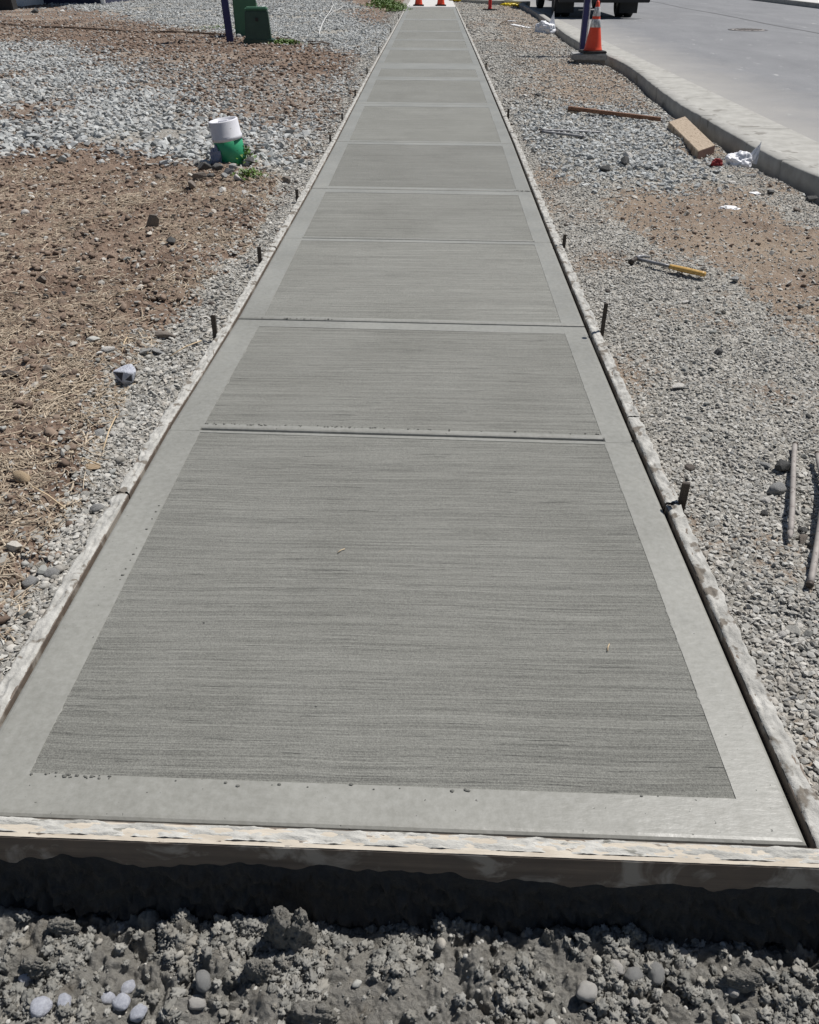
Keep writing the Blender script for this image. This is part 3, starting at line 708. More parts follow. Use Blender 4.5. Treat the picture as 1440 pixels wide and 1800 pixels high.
def d_rock(P_, v=1., s=1.6):
    def f(X, Y):
        wx, wy = warp(*jig(X, Y)); return np.where((X < XL(Y)-.06) & inside(P_, wx, wy), v*np.clip(.95+1.1*fbm(X*s*.5, Y*s*.35, 207, 4), .12, 1.25), 0)
    return f
GS = dict(parent=ground)
zone('gravel', .70, 2.3, .9, 2.2, 52000, .0026, .0120, d_right, crushed, **GS)
zone('gravel', .70, 2.8, 2.2, 4.5, 90000, .0022, .0105, d_right, crushed, **GS)
zone('gravel', .70, 2.8, 4.5, 8.5, 90000, .0028, .0125, d_right, crushed, **GS)
zone('gravel', .70, 3.0, 8.5, 18, 42000, .009, .026, d_right, crushed, **GS)
zone('gravel', .70, 3.0, 18, 38, 14000, .014, .035, d_right, crushed, **GS)
zone('gravel', -1.5, -.85, .9, 2.6, 26000, .0036, .0135, d_lstrip, crushed, **GS)
zone('gravel', -2.2, -.85, 2.6, 6.8, 46000, .005, .016, d_lstrip, crushed, **GS)
d_edge = lambda X, Y: np.where((X < XL(Y)-.045) & (X > -1.2-.25*rng.random(len(X))) & (Y > 6), .8, 0)
zone('gravel', -1.7, -.85, 6, 34, 30000, .010, .024, d_edge, crushed, **GS)
zone('pebbles', -1.5, -.85, .9, 1.9, 1500, .006, .014, d_lstrip, peb, **GS)
# pale broken rock fields
zone('broken_rock', -9, -.9, 6.5, 18, 105000, .014, .050, d_rock(P_rockA, .75), rocks, tb=(.55,.28), hb=(.15,.3), **GS)
zone('broken_rock', -7, -.9, 7, 18, 42000, .013, .040, d_rock(P_rockB, .36), rocks, tb=(.5,.25), hb=(.2,.4), **GS)
zone('broken_rock', -18, -.9, 13, 26, 90000, .018, .048, d_rock(P_up), rocks, tb=(.55,.25), hb=(-.1,.25), **GS)
zone('broken_rock', -24, -.9, 26, 46, 60000, .03, .06, d_rock(P_up), rocks, tb=(.55,.25), hb=(-.1,.25), **GS)
zone('broken_rock', .8, 2.7, 5.8, 10.5, 9000, .012, .036, lambda X, Y: np.where((X > XR(Y)+.12) & (X < XC(Y)-.03) & inside(P_rr, *warp(*jig(X, Y))), .85, 0), rocks, tb=(.6,.25), hb=(-.1,.25), **GS)
# sparse stones on the dirt
d_dirtL = lambda X, Y: np.where((X < XL(Y)-.1) & (weights(X, Y) < .5), 1., 0)
d_dirtR = lambda X, Y: np.where((X > XR(Y)+.12) & (X < XC(Y)-.03) & (weights(X, Y) < .6), 1., 0)
zone('loose_stones', -3.5, -.9, 1., 7, 4200, .004, .026, d_dirtL, crushed, pw=3.2, tb=(.5,.3), hb=(.8,.3), flat=.25, **GS)
zone('loose_stones', -14, -.9, 7, 30, 16000, .012, .045, d_dirtL, rocks, pw=3, tb=(.5,.25), hb=(.6,.3), **GS)
zone('loose_stones', .8, 2.8, 1.5, 32, 9000, .005, .026, d_dirtR, crushed, pw=3.2, tb=(.5,.25), hb=(.5,.3), **GS)
zone('soil_crumbs', -4, -.9, .9, 7.5, 15000, .0025, .020, d_dirtL, soilc, pw=2.5, **GS)
zone('soil_crumbs', -12, -.9, 7.5, 24, 26000, .008, .034, d_dirtL, soilc, pw=2.5, **GS)
zone('soil_crumbs', .8, 2.8, 3.5, 26, 4500, .004, .016, d_dirtR, soilc, pw=2.5, tb=(.8,.2), **GS)
# straw
def straw_zone(x0, x1, y0, y1, n, l0, l1, dens, tb=(.6,.3)):
    X = rng.uniform(x0, x1, n); Y = rng.uniform(y0, y1, n); k = visible(X, Y) & (rng.random(n) < dens(X, Y)); X, Y = X[k], Y[k]; n = len(X)
    ln = l0+(l1-l0)*rng.random(n)**2.4; z = hz(X, Y, False)+.003+.010*rng.random(n)**3
    rot = np.stack([rng.normal(0, .3, n), rng.normal(0, .16, n), rng.normal(.1, .75, n)+(rng.random(n) < .3)*rng.uniform(0, PI, n)], 1)
    th = rng.uniform(.04, .13, n)*(.4+.6*np.minimum(1, .03/ln+.3)); scl = np.stack([ln, th, th], 1)
    scatter('straw', np.stack([X, Y, z], 1), rot, scl, np.clip(rng.normal(tb[0], tb[1], n), 0, 1), np.clip(rng.normal(.2,.3,n), 0, 1), straws, ground)
d_st = lambda X, Y: np.where((X < XB(Y)+.02) & (X < XL(Y)-.1), .25+.75*sm(-.25, .35, fbm(X*2.5, Y*2.5, 91, 3)), .0)
straw_zone(-3., -.9, .9, 3.2, 46000, .008, .095, d_st)
straw_zone(-4., -.9, 3.2, 6.3, 24000, .010, .10, d_st)
straw_zone(-4., -.9, 6.3, 9, 800, .02, .10, lambda X, Y: d_dirtL(X, Y))
# pit crumbs and pebbles
zone('mortar_crumbs', -1., 1., .5, .80, 17000, .0014, .0115, lambda X, Y: .10+.90*sm(-.15, .35, fbm(X*7, Y*7, 301, 3)), clods, parent=pit, pw=2.6, flat=1., hfun=pit_h, lift=.3, hb=(.1,.3))
zone('pit_pebbles', -1., 1., .5, .79, 700, .002, .006, lambda X, Y: sm(.0, .5, fbm(X*4+2, Y*4, 311, 3)), peb, parent=pit, pw=2., tb=(.55,.2), hfun=pit_h, lift=.35, hb=(.1,.3))

SL = {('gravel','walk right'): 'fine grey crushed gravel filling the strip between walk and kerb', ('gravel','near'): 'grey gravel strip along the near left form boards', ('gravel','far'): 'thin gravel edging along the far left form boards',
 ('broken_rock','near'): 'pale broken rock spread around the white capped pipe', ('broken_rock','far'): 'grey broken rock field behind the utility cabinet', ('broken_rock','walk right'): 'pale rubble under the red brown plank',
 ('loose_stones','near'): 'loose little stones sprinkled on the straw dirt', ('loose_stones','far'): 'loose stones on the dusty dirt band', ('loose_stones','walk right'): 'loose stones on the brown dirt by the kerb',
 ('soil_crumbs','near'): 'brown soil crumbs under the straw', ('soil_crumbs','far'): 'soil crumbs on the dusty dirt band', ('soil_crumbs','walk right'): 'soil crumbs on the brown dirt by the kerb',
 ('straw','near'): 'dry straw litter over the brown dirt on the left', ('pebbles','near'): 'small rounded pebbles against the caked left board', ('pit_pebbles','near'): 'small pebbles stuck in the wet mortar of the pit', ('mortar_crumbs','near'): 'crumbs of grey mortar in the pit'}
for (nm, wh, cn), (col_, par_, parts_) in ACC.items():
    arrs = [np.concatenate([p[k] for p in parts_]) for k in range(5)]
    o = scatter_now(nm, *arrs, col_, None); tag(o, SL.get((nm, wh), nm.replace('_', ' ')+' on the ground'), nm.replace('_', ' '))
# stones of the beds that can be picked out one by one
def bed(n, parent, meshes, x0, x1, y0, y1, dens, r0, r1, hfun=hz, lift=.3, flat=.35):
    c = 0; guard = 0
    while c < n and guard < 60000:
        guard += 1; x = rng.uniform(x0, x1); y_ = rng.uniform(y0, y1); a = np.array([x]); b_ = np.array([y_])
        if not visible(a, b_, mg=0)[0] or rng.random() > dens(a, b_)[0]: continue
        r = r0+(r1-r0)*rng.random()**1.6; o = bpy.data.objects.new('stone', meshes[c % len(meshes)]); COL.objects.link(o); o.parent = parent
        o.location = (x, y_, float(hfun(a, b_)[0])+r*lift); o.rotation_euler = (rng.normal(0, flat), rng.normal(0, flat), rng.uniform(0, 6.28)); k = rng.uniform(.85, 1.15, 3)*r; o.scale = k; c += 1
ST = [hull_mesh('stone', 500+k, 1, random.uniform(.6,.9), random.uniform(.4,.65), 15, 'stoneO', .05) for k in range(8)]
RK = [hull_mesh('stone', 520+k, 1, random.uniform(.6,.9), random.uniform(.35,.6), 15, 'rockO', .05) for k in range(8)]
PB = [pebble_mesh('stone', 540+k, 1, .8, .6, 'stoneO') for k in range(4)]
bed(85, ground, ST, .78, 2.2, .95, 4., d_right, .011, .021)
bed(40, ground, ST+PB, -1.5, -.92, .95, 3.6, d_lstrip, .011, .019)
bed(75, ground, RK, -7, -1., 6.5, 11.5, d_rock(P_rockA), .04, .072)
bed(25, ground, RK, .9, 2.5, 6, 10, lambda X, Y: np.where(inside(P_rr, X, Y), 1., 0), .03, .05)
bed(45, ground, ST, -3, -1., 1.3, 6.5, d_dirtL, .014, .03)
bed(26, pit, PB+ST[:3], -.85, .8, .55, .77, lambda X, Y: np.ones(1), .006, .0125, pit_h, .4)

# ------------------------------------------------------------------ picked-out rocks (things)
def rock(px, py, size, m, label, kind='hull', sz=(1,.8,.65), sink=.25, rz=None, seed=[700]):
    seed[0] += 1; p = GZ(px, py); d = (p-Vector((0,0,H))).length; r = size/F*d/2
    me = hull_mesh('rock', seed[0], sz[0], sz[1], sz[2], 14, m, .04) if kind == 'hull' else pebble_mesh('rock', seed[0], sz[0], sz[1], sz[2], m, 3, .12)
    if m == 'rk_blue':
        me.materials.clear(); me.materials.append(M['rk_bluep']); me.materials.append(M['rk_shade'])
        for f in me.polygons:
            if f.normal.y < -.25 and f.normal.z < .75 and f.area > .12: f.material_index = 1  # faces turned from the sun coloured near black as shade
    o = link('rock', me); o.location = (p.x, p.y, p.z+r*sz[2]*(1-sink*1.3)); o.scale = (r, r, r); o.rotation_euler = (random.uniform(-.2,.2), random.uniform(-.2,.2), rz if rz is not None else random.uniform(0, 3))
    tag(o, label, 'rock'); return o
rock(1097,289,23,'rk_dark','dark charcoal rock in front of a white stone, left of the timber block')
rock(1103,279,20,'rk_pale','white stone just behind the dark charcoal rock on the rubble')
rock(1064,303,26,'rk_dark','flat dark rock at the lower edge of the pale rubble', sz=(1,.8,.5))
rock(1263,622,19,'rk_dark','single dark lump on the grey gravel below the hammer')
rock(1292,496,18,'rk_grey','small grey rock to the right of the hammer handle end')
rock(1205,532,17,'rk_pale','flat pale chip below the hammer handle', sz=(1,.6,.3))
rock(1375,826,32,'rk_dark','dark rock touching the left side of the leftmost dusty rod')
rock(1344,820,28,'rk_grey','tilted grey slab stone left of the dark rock by the rod', sz=(1,.5,.35), rz=2.2)
rock(1364,866,30,'rk_grey','rounded grey rock with pale top beside the middle of the rod','peb')
rock(1343,881,30,'rk_pale','flat pale stone left of the rod, below the rounded grey rock', sz=(1,.65,.3), rz=2.6)
rock(1343,906,18,'rk_dark','small dark green stone below the flat pale stone')
rock(1412,955,28,'rk_mid','angular dark stone by the foot of the leftmost rod')
rock(1410,934,20,'rk_dark','small dark stone between the two dusty rods')
rock(1375,1118,15,'rk_pale','round pale pebble on fine gravel right of the walk','peb')
rock(1195,680,42,'rk_pale','broad whitish mortar spill lying flat on the gravel','hull',(1,.75,.12),.0,.4)
rock(1355,340,17,'rk_dark','dark clod on the brown dirt near the kerb')
rock(1425,355,20,'rk_dark','dark stone lying in the trench at the kerb foot')
rock(1400,372,15,'rk_mid','small brown stone beside the kerb trench')
rock(1285,322,22,'rk_pale','flat pale flake on dirt below the white bag', sz=(1,.6,.2))
rock(1320,310,30,'rk_grey','flat grey slab lying below the white bag', sz=(1,.45,.2), rz=.2)
rock(946,170,12,'rk_dark','small dark rock at the path side, right of the eighth slab')
rock(924,171,10,'rk_pale','small white stone beside the right form board')
rock(1066,40,9,'rk_grey','tiny grey stone near the foot of the kerb by the white bag')
rock(226,674,46,'rk_blue','large blue white rock with shade painted on its near face at the gravel edge','hull',(1,.85,.8),.1,.6)
rock(335,337,32,'rk_mid','wedge shaped brown rock on dirt, nearest below the pipe cluster','hull',(1,.7,.55),.15,2.5)
rock(271,400,30,'rk_mid','pyramid shaped brown rock alone on the straw dirt','hull',(.9,.8,.8),.15)
rock(303,429,25,'rk_dark','dark squat rock right of the pyramid shaped rock')
rock(318,460,20,'rk_dark','flat dark shard below the dark squat rock', sz=(1,.5,.25))
rock(352,318,30,'rk_mid','large brown rock at the lower left of the pipe cluster')
rock(362,303,28,'rk_dark','dark rock left of the pipe foot, upper one')
rock(357,297,24,'rk_dark','dark rock at the far left of the pipe foot')
rock(383,299,22,'rk_dark','dark rock below the blue grey plastic scrap')
rock(396,313,18,'rk_grey','small grey rock between the pipe foot and the large brown rock')
rock(372,312,20,'rk_dark','dark pointed rock just above the large brown rock')
rock(404,305,22,'rk_grey','grey wedge rock leaning at the pipe foot')
rock(420,318,28,'rk_pale','long pale rock below the pipe foot','hull',(1,.45,.5),.1,2.2)
rock(433,342,22,'rk_pale','pale flat stone below the long pale rock', sz=(1,.6,.4))
rock(392,340,20,'rk_pale','small pale rock between brown and long pale rocks')
rock(440,290,20,'rk_dark','dark stone right of the weeds at the pipe')
rock(411,300,20,'rk_grey','grey stone against the green pipe')
rock(504,322,22,'rk_mid','triangular brown rock beside the left form board', sz=(1,.7,.7))
rock(242,313,18,'rk_mid','brown stone on dirt in a little ring of pebbles, left one')
rock(280,313,18,'rk_mid','brown stone on dirt in a little ring of pebbles, right one')
rock(270,322,11,'rk_pale','cream pebble between the two brown ring stones','peb')
rock(110,287,20,'rk_dark','dark clod on the dirt below the pale rock field')
rock(292,594,40,'rk_mid','flat brown slab lying where straw meets gravel','hull',(1,.6,.35),.1,.1)
rock(255,615,30,'rk_grey','angular grey stone left of the flat grey plates', sz=(1,.7,.3))
rock(282,620,40,'rk_grey','large flat grey plate on the gravel left of the walk','hull',(1,.7,.16),.1,2.9)
rock(235,582,26,'rk_pale','whitish flat stone on the straw dirt', sz=(1,.6,.3))
rock(190,618,22,'rk_pale','cream coloured stone half sunk in straw','peb',(1,.6,.4))
rock(40,845,34,'rk_tan','rounded cream stone on the straw','peb',(1,.6,.5),.15,2.6)
rock(16,826,30,'rk_pale','white angular stone above the rounded cream stone')
rock(160,824,42,'rk_tan','tan triangular flat stone at the edge of the straw','hull',(1,.7,.2),.1,2.8)
rock(36,732,20,'rk_pale','pinkish pale stone in the straw', sz=(.6,.9,.5))
rock(15,662,44,'rk_mid','long brown slab at the left edge of the picture','hull',(1,.4,.3),.1,.2)
rock(72,497,24,'rk_mid','brown lump of rock on the straw dirt, left part')
rock(85,655,22,'rk_mid','small brown rock below the straw covered lump')
rock(45,377,14,'rk_pale','white pebble on dirt near the left edge','peb')
rock(54,1028,26,'rk_grey','dark grey round stone in the gravel strip, lower left','peb')
rock(93,1012,24,'rk_grey','grey round stone next to the caked left board','peb')
rock(172,897,22,'rk_grey','dark stone against the left board','peb')
rock(175,766,22,'rk_grey','dark clump at the straw edge above the tan stone')
rock(200,765,16,'rk_pale','pale stone near the gap of the left boards')
rock(1085,1705,28,'rk_grey','grey white pebble in the pit, left of the striped pebbles','peb') if False else None
def pitrock(px, py, size, m, label, sz=(1,.8,.7)):
    z = -.15
    for _ in range(4): p = G(px, py, z); z = float(pit_h(np.array([p.x]), np.array([p.y]))[0])
    d = (p-Vector((0,0,H))).length; r = size/F*d/2; pitrock.s += 1
    o = link('pebble', pebble_mesh('pebble', pitrock.s, *sz, m, 3, .12)); o.location = (p.x, p.y, z+r*.5); o.scale = (r, r, r); o.rotation_euler = (.1, .2, pitrock.s)
    tag(o, label, 'pebble')
pitrock.s = 900
pitrock(1083,1704,26,'rk_pale','upper left pale pebble of the three in the right part of the pit')
pitrock(1113,1718,28,'rk_grey','middle grey pebble of the three in the right part of the pit')
pitrock(1150,1722,30,'rk_grey','right grey pebble of the three in the right part of the pit')
pitrock(1200,1682,22,'rk_pale','flat pale pebble close under the shadow edge on the right',(1,.8,.4))
pitrock(1030,1752,34,'rk_pale','largest whitish pebble in the middle right of the pit')
pitrock(1115,1766,18,'rk_pale','bright white oval pebble near the bottom edge')
pitrock(1285,1744,22,'rk_pale','square whitish pebble at the lower right of the pit')
pitrock(1325,1657,16,'rk_grey','small curved shell like pebble at the shadow edge',(1,.6,.4))
pitrock(50,1722,26,'rk_bluep','bluish pebble at the left of the pit')
pitrock(360,1735,30,'rk_grey','large grey pebble left of the pit centre')
pitrock(348,1768,26,'rk_pale','pale pebble below the large grey pebble')
pitrock(225,1735,22,'rk_bluep','upper bluish white pebble of the lower left cluster')
pitrock(75,1778,34,'rk_bluep','left bluish white pebble of the lower left cluster')
pitrock(215,1766,28,'rk_bluep','middle bluish white pebble of the lower left cluster')
pitrock(245,1785,26,'rk_bluep','lowest bluish white pebble of the lower left cluster')
pitrock(115,1765,24,'rk_bluep','small bluish pebble between the lower left ones')
pitrock(190,1755,22,'rk_bluep','rightward bluish pebble of the lower left cluster')
# tall crumbly lumps
def lump(px, py, sx, sy, h, label, seed):
    p = G(px, py, -.15); bm = B(); o = Vector((seed, 0, 0))
    for (cx, cy, cz, r) in [(0,0,.25,.55),(-.35,.05,.2,.4),(.3,-.05,.55,.38),(-.15,0,.62,.42),(.55,.05,.2,.32),(.42,0,.82,.22),(-.6,-.1,.0,.34),(.1,-.15,.0,.5)]:
        vs = bmesh.ops.create_icosphere(bm, subdivisions=4, radius=1)['verts']
        for v in vs:
            d = v.co.normalized(); k = r*(1+.30*mnoise.fractal(d*2.2+o+Vector((cx,cy,cz))*3, .6, 2.1, 3)+.16*mnoise.fractal(d*9+o, .8, 2.2, 3))
            v.co = Vector(((cx+d.x*k)*sx, (cy+d.y*k)*sy, (cz+d.z*k)*h))
    me = bm_mesh('mortar_lump', bm, 'pit', True); ob = link('mortar_lump', me, None, (p.x, p.y, -.155)); tag(ob, label, 'mortar lump')
lump(510,1660,.056,.044,.105,'tall crumbly grey mortar lump standing in the shadow near the board middle',3)
lump(455,1712,.034,.028,.045,'low mortar lump left below the tall crumbly one',8)
lump(545,1790,.050,.03,.045,'broad dark lump of mortar at the bottom edge, left of centre',12)
lump(110,1635,.036,.022,.034,'crumbly mortar lump at the left under the shadow edge',17)
lump(60,1700,.030,.022,.030,'low mortar lump at the far left of the pit',23)
lump(962,1650,.014,.012,.030,'small round lump poking above the shadow edge',29)
lump(1300,1725,.045,.022,.028,'dark cracked ridge of mortar in the right of the pit',37)

# ------------------------------------------------------------------ tools and lumber
def frame_on(a, b_):
    d = (b_-a); L_ = d.length; x = d.normalized(); y_ = Vector((0,0,1)).cross(x).normalized(); z = x.cross(y_)
    return (a+b_)/2, Matrix((x, y_, z)).transposed(), L_
def rod(a, b_, r, label, m='dusty', name='steel_rod', cat='rod', group=None):
    c, q, L_ = frame_on(a, b_); e = empty(name, c, label, cat, group, rot=q.to_euler())
    bm = B(); pts = [Vector((x, .0015*math.sin(x*9), .0008*math.sin(x*13+1))) for x in np.linspace(-L_/2+.012, L_/2-.03, 14)]; tube(bm, pts, r, 14); part('shaft', bm, m, e, True)
    bm = B(); tube(bm, [(L_/2-.031,0,0),(L_/2-.012,0,0),(L_/2,0,0)], r, 14, lambda t_: 1.-.55*t_); part('pointed_end', bm, m, e, True)
    bm = B(); tube(bm, [(-L_/2,0,0),(-L_/2+.003,0,0),(-L_/2+.013,0,0)], r*1.12, 14, lambda t_: .85 if t_ == 0 else 1.); part('struck_head', bm, 'steel', e, True)
rod(GZ(1395,790,.022), GZ(1386,955,.018), .0082, 'leftmost dusty round rod lying on the gravel at the right', group='dusty rods at the right edge')
rod(GZ(1420,1040,.018), GZ(1452,850,.030), .0085, 'longer dusty rod at the right edge, reaching nearer the front', group='dusty rods at the right edge')
rod(GZ(1431,815,.040), GZ(1475,1010,.030), .0082, 'dusty rod crossing over the longer one at the right edge', group='dusty rods at the right edge')
rod(GZ(947,232,.02), GZ(1062,237,.02), .012, 'upper dark steel rod on the rubble beyond the hammer', 'greypipe', group='dark rods on rubble')
rod(GZ(949,237,.03), GZ(1030,245,.015), .012, 'lower dark steel rod crossing at the left end on the rubble', 'greypipe', group='dark rods on rubble')
# hammer
a, b_ = GZ(1117,464,.028), GZ(1238,490,.022); c, q, L_ = frame_on(a, b_)
e = empty('hammer', c, 'hammer with yellow wooden handle lying on grey gravel near the right form', 'hammer', rot=q.to_euler())
bm = B(); tube(bm, [(x, 0, .0) for x in np.linspace(-.0, L_/2, 14)], .017, 12, lambda t_: .78+.22*math.sin(t_*PI*.9+.2)+.1*(t_ > .9)); bmesh.ops.scale(bm, vec=(1,1,.8), verts=bm.verts); part('handle', bm, 'handle', e, True)
bm = B(); tube(bm, [(x, 0, 0) for x in np.linspace(-L_/2, .004, 6)], .0085, 10); part('shaft', bm, 'greypipe', e, True)
bm = B(); tube(bm, [(-L_/2, .002, .0), (-L_/2, -.03, -.002), (-L_/2, -.045, -.003), (-L_/2, -.062, -.004)], .0145, 12, lambda t_: .75 if t_ < .5 else 1.05); part('striking_face', bm, 'steel', e, True)
bm = B(); tube(bm, [(-L_/2-.002, -.002, .0), (-L_/2+.004, .030, .004), (-L_/2+.016, .060, .002), (-L_/2+.036, .088, -.006)], .012, 10, lambda t_: 1.1-.75*t_); part('claw', bm, 'greypipe', e, True)
# red brown plank on edge, propped on a chip
a, b_ = GZ(998,199,.05), GZ(1161,216,.04); c, q, L_ = frame_on(a, b_)
e = empty('plank', c, 'long thin red brown plank lying across the pale rubble', 'plank', rot=q.to_euler())
bm = B(); box(bm, (0,0,0), (L_, .045, .035), .003); part('board', bm, 'plank', e)
bm = B(); box(bm, (-L_/2+.06,-.02,-.042), (.12,.035,.045), .003); part('cleat', bm, 'plank_tan', e, label='pale wooden cleat under the left end')
# timber block
z1 = -.03; c0, c1, c2, c3 = G(1175.6,214,z1), G(1204.7,204,z1), G(1258,255,z1), G(1228,265.6,z1)
bm = B(); th = .068; base = [bm.verts.new(p-Vector((0,0,th))) for p in (c0,c1,c2,c3)]; top = [bm.verts.new(p) for p in (c0,c1,c2,c3)]
bm.faces.new(base[::-1]); bm.faces.new(top)
for k in range(4): bm.faces.new((base[k], base[(k+1)%4], top[(k+1)%4], top[k]))
cc_ = (c0+c2)/2; bmesh.ops.bevel(bm, geom=bm.edges[:], offset=.004, segments=2, affect='EDGES')
for v in bm.verts: v.co -= cc_
e = empty('timber_block', cc_, 'thick tan timber offcut lying beside the kerb', 'timber'); part('timber', bm, 'plank_tan', e)
bm = B(); d = (c2-c3); pm = (c2+c3)/2-cc_-Vector((0,0,th/2)); n_ = (c3-c0).normalized()
box(bm, pm+n_*.002, (d.length*.97, .003, th*.94), 0, Matrix((d.normalized(), n_, Vector((0,0,1)))).transposed()); part('end_grain', bm, 'endgrain', e)
# crumpled bags
def crumple(name, loc, s, m, label, cat, seed, wing=None, rz=0):
    bm = B(); bmesh.ops.create_icosphere(bm, subdivisions=5, radius=1); o = Vector((seed,seed*.3,0))
    for v in bm.verts:
        d = v.co.normalized(); k = 1+.35*mnoise.noise(d*1.6+o)-.30*abs(mnoise.noise(d*2.6+o))-.10*abs(mnoise.noise(d*6+o))
        z_ = max(d.z*k, -.25)
        v.co = Vector((d.x*k*s[0], d.y*k*s[1], (z_+.25)*s[2]))
    ob = part(name, bm, m, None, True); ob.location = loc; ob.rotation_euler.z = rz; tag(ob, label, cat)
    if wing:
        vs = []; fs = []; n = 9
        for i in range(n):
            for j in range(n):
                u = i/(n-1); t_ = j/(n-1); p = Vector(wing[0]).lerp(Vector(wing[1]), u); q_ = Vector(wing[2]); w_ = p.lerp(q_, t_)
                w_ += Vector((.3,1,.2))*(.014*mnoise.noise(Vector((u*5,t_*4,seed)))); vs.append(w_)
        for i in range(n-1):
            for j in range(n-1): fs.append((i*n+j, i*n+n+j, i*n+n+j+1, i*n+j+1))
        me = mesh('bag_flap', vs, fs, m); f = link('bag_flap', me, ob); sf = f.modifiers.new('thick', 'SOLIDIFY'); sf.thickness = .003
    return ob
p = GZ(1298,291); crumple('plastic_bag', (p.x, p.y, p.z), (.115,.075,.085), 'whitebag', 'crumpled white plastic bag with a pointed flap beside the kerb', 'bag', 3, ((.05,.02,.03),(.165,.05,.0),(.165,.06,.17)))
p = GZ(1259,292); crumple('red_rag', (p.x, p.y, p.z), (.045,.03,.045), 'redbrown', 'small dark red crushed wrapper left of the white bag by the kerb', 'rag', 9)
p = GZ(960,58); crumple('plastic_sack', (p.x-.03, p.y, p.z), (.25,.2,.20), 'whitebag', 'lumpy white tied sack against the kerb near the truck', 'sack', 5, ((.05,.0,.1),(.24,.0,.02),(.17,.0,.42)))
def flat_piece(px, py, w_, l_, h_, rz, m, label, name, cat, z=.012):
    p = GZ(px, py, z); bm = B(); box(bm, (0,0,0), (l_, w_, h_), h_*.2); o = part(name, bm, m, None); o.location = p; o.rotation_euler = (.03,.05,rz); tag(o, label, cat)
p = GZ(1281,366); crumple('paper_scrap', (p.x, p.y, p.z), (.068,.05,.012), 'white', 'flat white paper scrap on brown dirt near the kerb', 'paper', 13)
p = GZ(1326,340); crumple('paper_scrap', (p.x, p.y, p.z), (.05,.04,.012), 'white', 'small white paper scrap left of the dark clod by the kerb', 'paper', 15)
flat_piece(899,38.5,.11,.24,.02,.15,'white','short pale board, farther of the two white boards on dirt','white_board','board')
flat_piece(915,47,.13,.75,.025,-1.05,'white','longer white board lying on dirt left of the sack','white_board','board')
# white capped green pipe, leaning a little
p = GZ(412,286); e = empty('drain_pipe', (p.x, p.y, p.z-.05), 'green pipe stub with a white cap standing in a ring of rocks', 'pipe', rot=(R_(2), R_(-8), 0))
r = .107
bm = B(); lathe(bm, [(r,0),(r,.26)], 40); part('pipe', bm, 'green', e, True)
bm = B(); lathe(bm, [(r+.003,.215),(r+.008,.217),(r+.008,.240),(r+.003,.244),(r+.002,.345),(r-.003,.351),(r-.014,.351),(r-.016,.338),(0.001,.338)], 40, cap=False); part('cap', bm, 'dirtywhite', e, True)
bm = B(); box(bm, (0,0,.343), (.07,.03,.008), .002); part('cap_tab', bm, 'dirtywhite', e)
p = GZ(383,286); crumple('plastic_sheet', (p.x, p.y-.03, p.z), (.045,.035,.10), 'tarp', 'scrap of blue grey plastic among rocks left of the pipe foot', 'plastic scrap', 21)
# far green pipe
p = GZ(683,9); e = empty('drain_pipe', (p.x, p.y, p.z-.05), 'far bright green pipe standing in weeds left of the walk', 'pipe')
bm = B(); lathe(bm, [(.11,0),(.11,.75)], 28); part('pipe', bm, 'green', e, True); bm = B(); lathe(bm, [(.122,.70),(.122,.78),(.10,.80)], 28); part('cap', bm, 'dirtywhite', e, True)
# weeds
def weeds(px, py, sx, sy, h, n, label, seed, leaf=.03):
    r = random.Random(seed); p = GZ(px, py); e = empty('weed_clump', p, label, 'weeds'); bm = B(); bs = B()
    for k in range(n):
        x, y_ = r.gauss(0, sx), r.gauss(0, sy); z = r.uniform(.0, h)*math.exp(-(x*x/sx**2+y_*y_/sy**2)*.25)
        a = r.uniform(0, 6.28); t_ = r.uniform(-.2, .9); d = Vector((math.cos(a)*math.cos(t_), math.sin(a)*math.cos(t_), math.sin(t_))); s_ = d.cross(Vector((0,0,1))).normalized(); l_ = leaf*r.uniform(.6,1.4); o = Vector((x, y_, z))
        up = Vector((0,0,1))*l_*.15
        v = [bm.verts.new(q_) for q_ in (o, o+d*l_*.5+s_*l_*.34+up, o+d*l_, o+d*l_*.5-s_*l_*.34+up, o+d*l_*.5-up*.3)]
        bm.faces.new((v[0], v[1], v[2], v[4])); bm.faces.new((v[0], v[4], v[2], v[3]))
        if k % 6 == 0: tube(bs, [(x*.5, y_*.5, -.02), o], .0015 if leaf < .05 else .004, 5)
    part('leaves', bm, 'weed', e)['kind'] = 'stuff'; part('stems', bs, 'weed', e)['kind'] = 'stuff'
weeds(428,288,.045,.05,.13,170,'small green weed growing against the green pipe',1,.034)
weeds(440,313,.05,.05,.05,110,'low yellow green weed in front of the green pipe',2,.03)
weeds(501,78,.14,.12,.07,420,'low green weeds right of the dark green utility box',3,.05)
weeds(676,11,.28,.5,.26,800,'bushy green weeds around the far green pipe',4,.08)
weeds(697,18,.20,.4,.18,420,'weeds trailing down to the left form board',5,.07)
weeds(388,50,.25,.2,.05,160,'faint green sprouts left of the violet post',7,.04)
p = G(925,18,-.12); 
weeds(921,17,.12,.5,.10,170,'green weeds at the kerb foot beside the truck',6,.05)

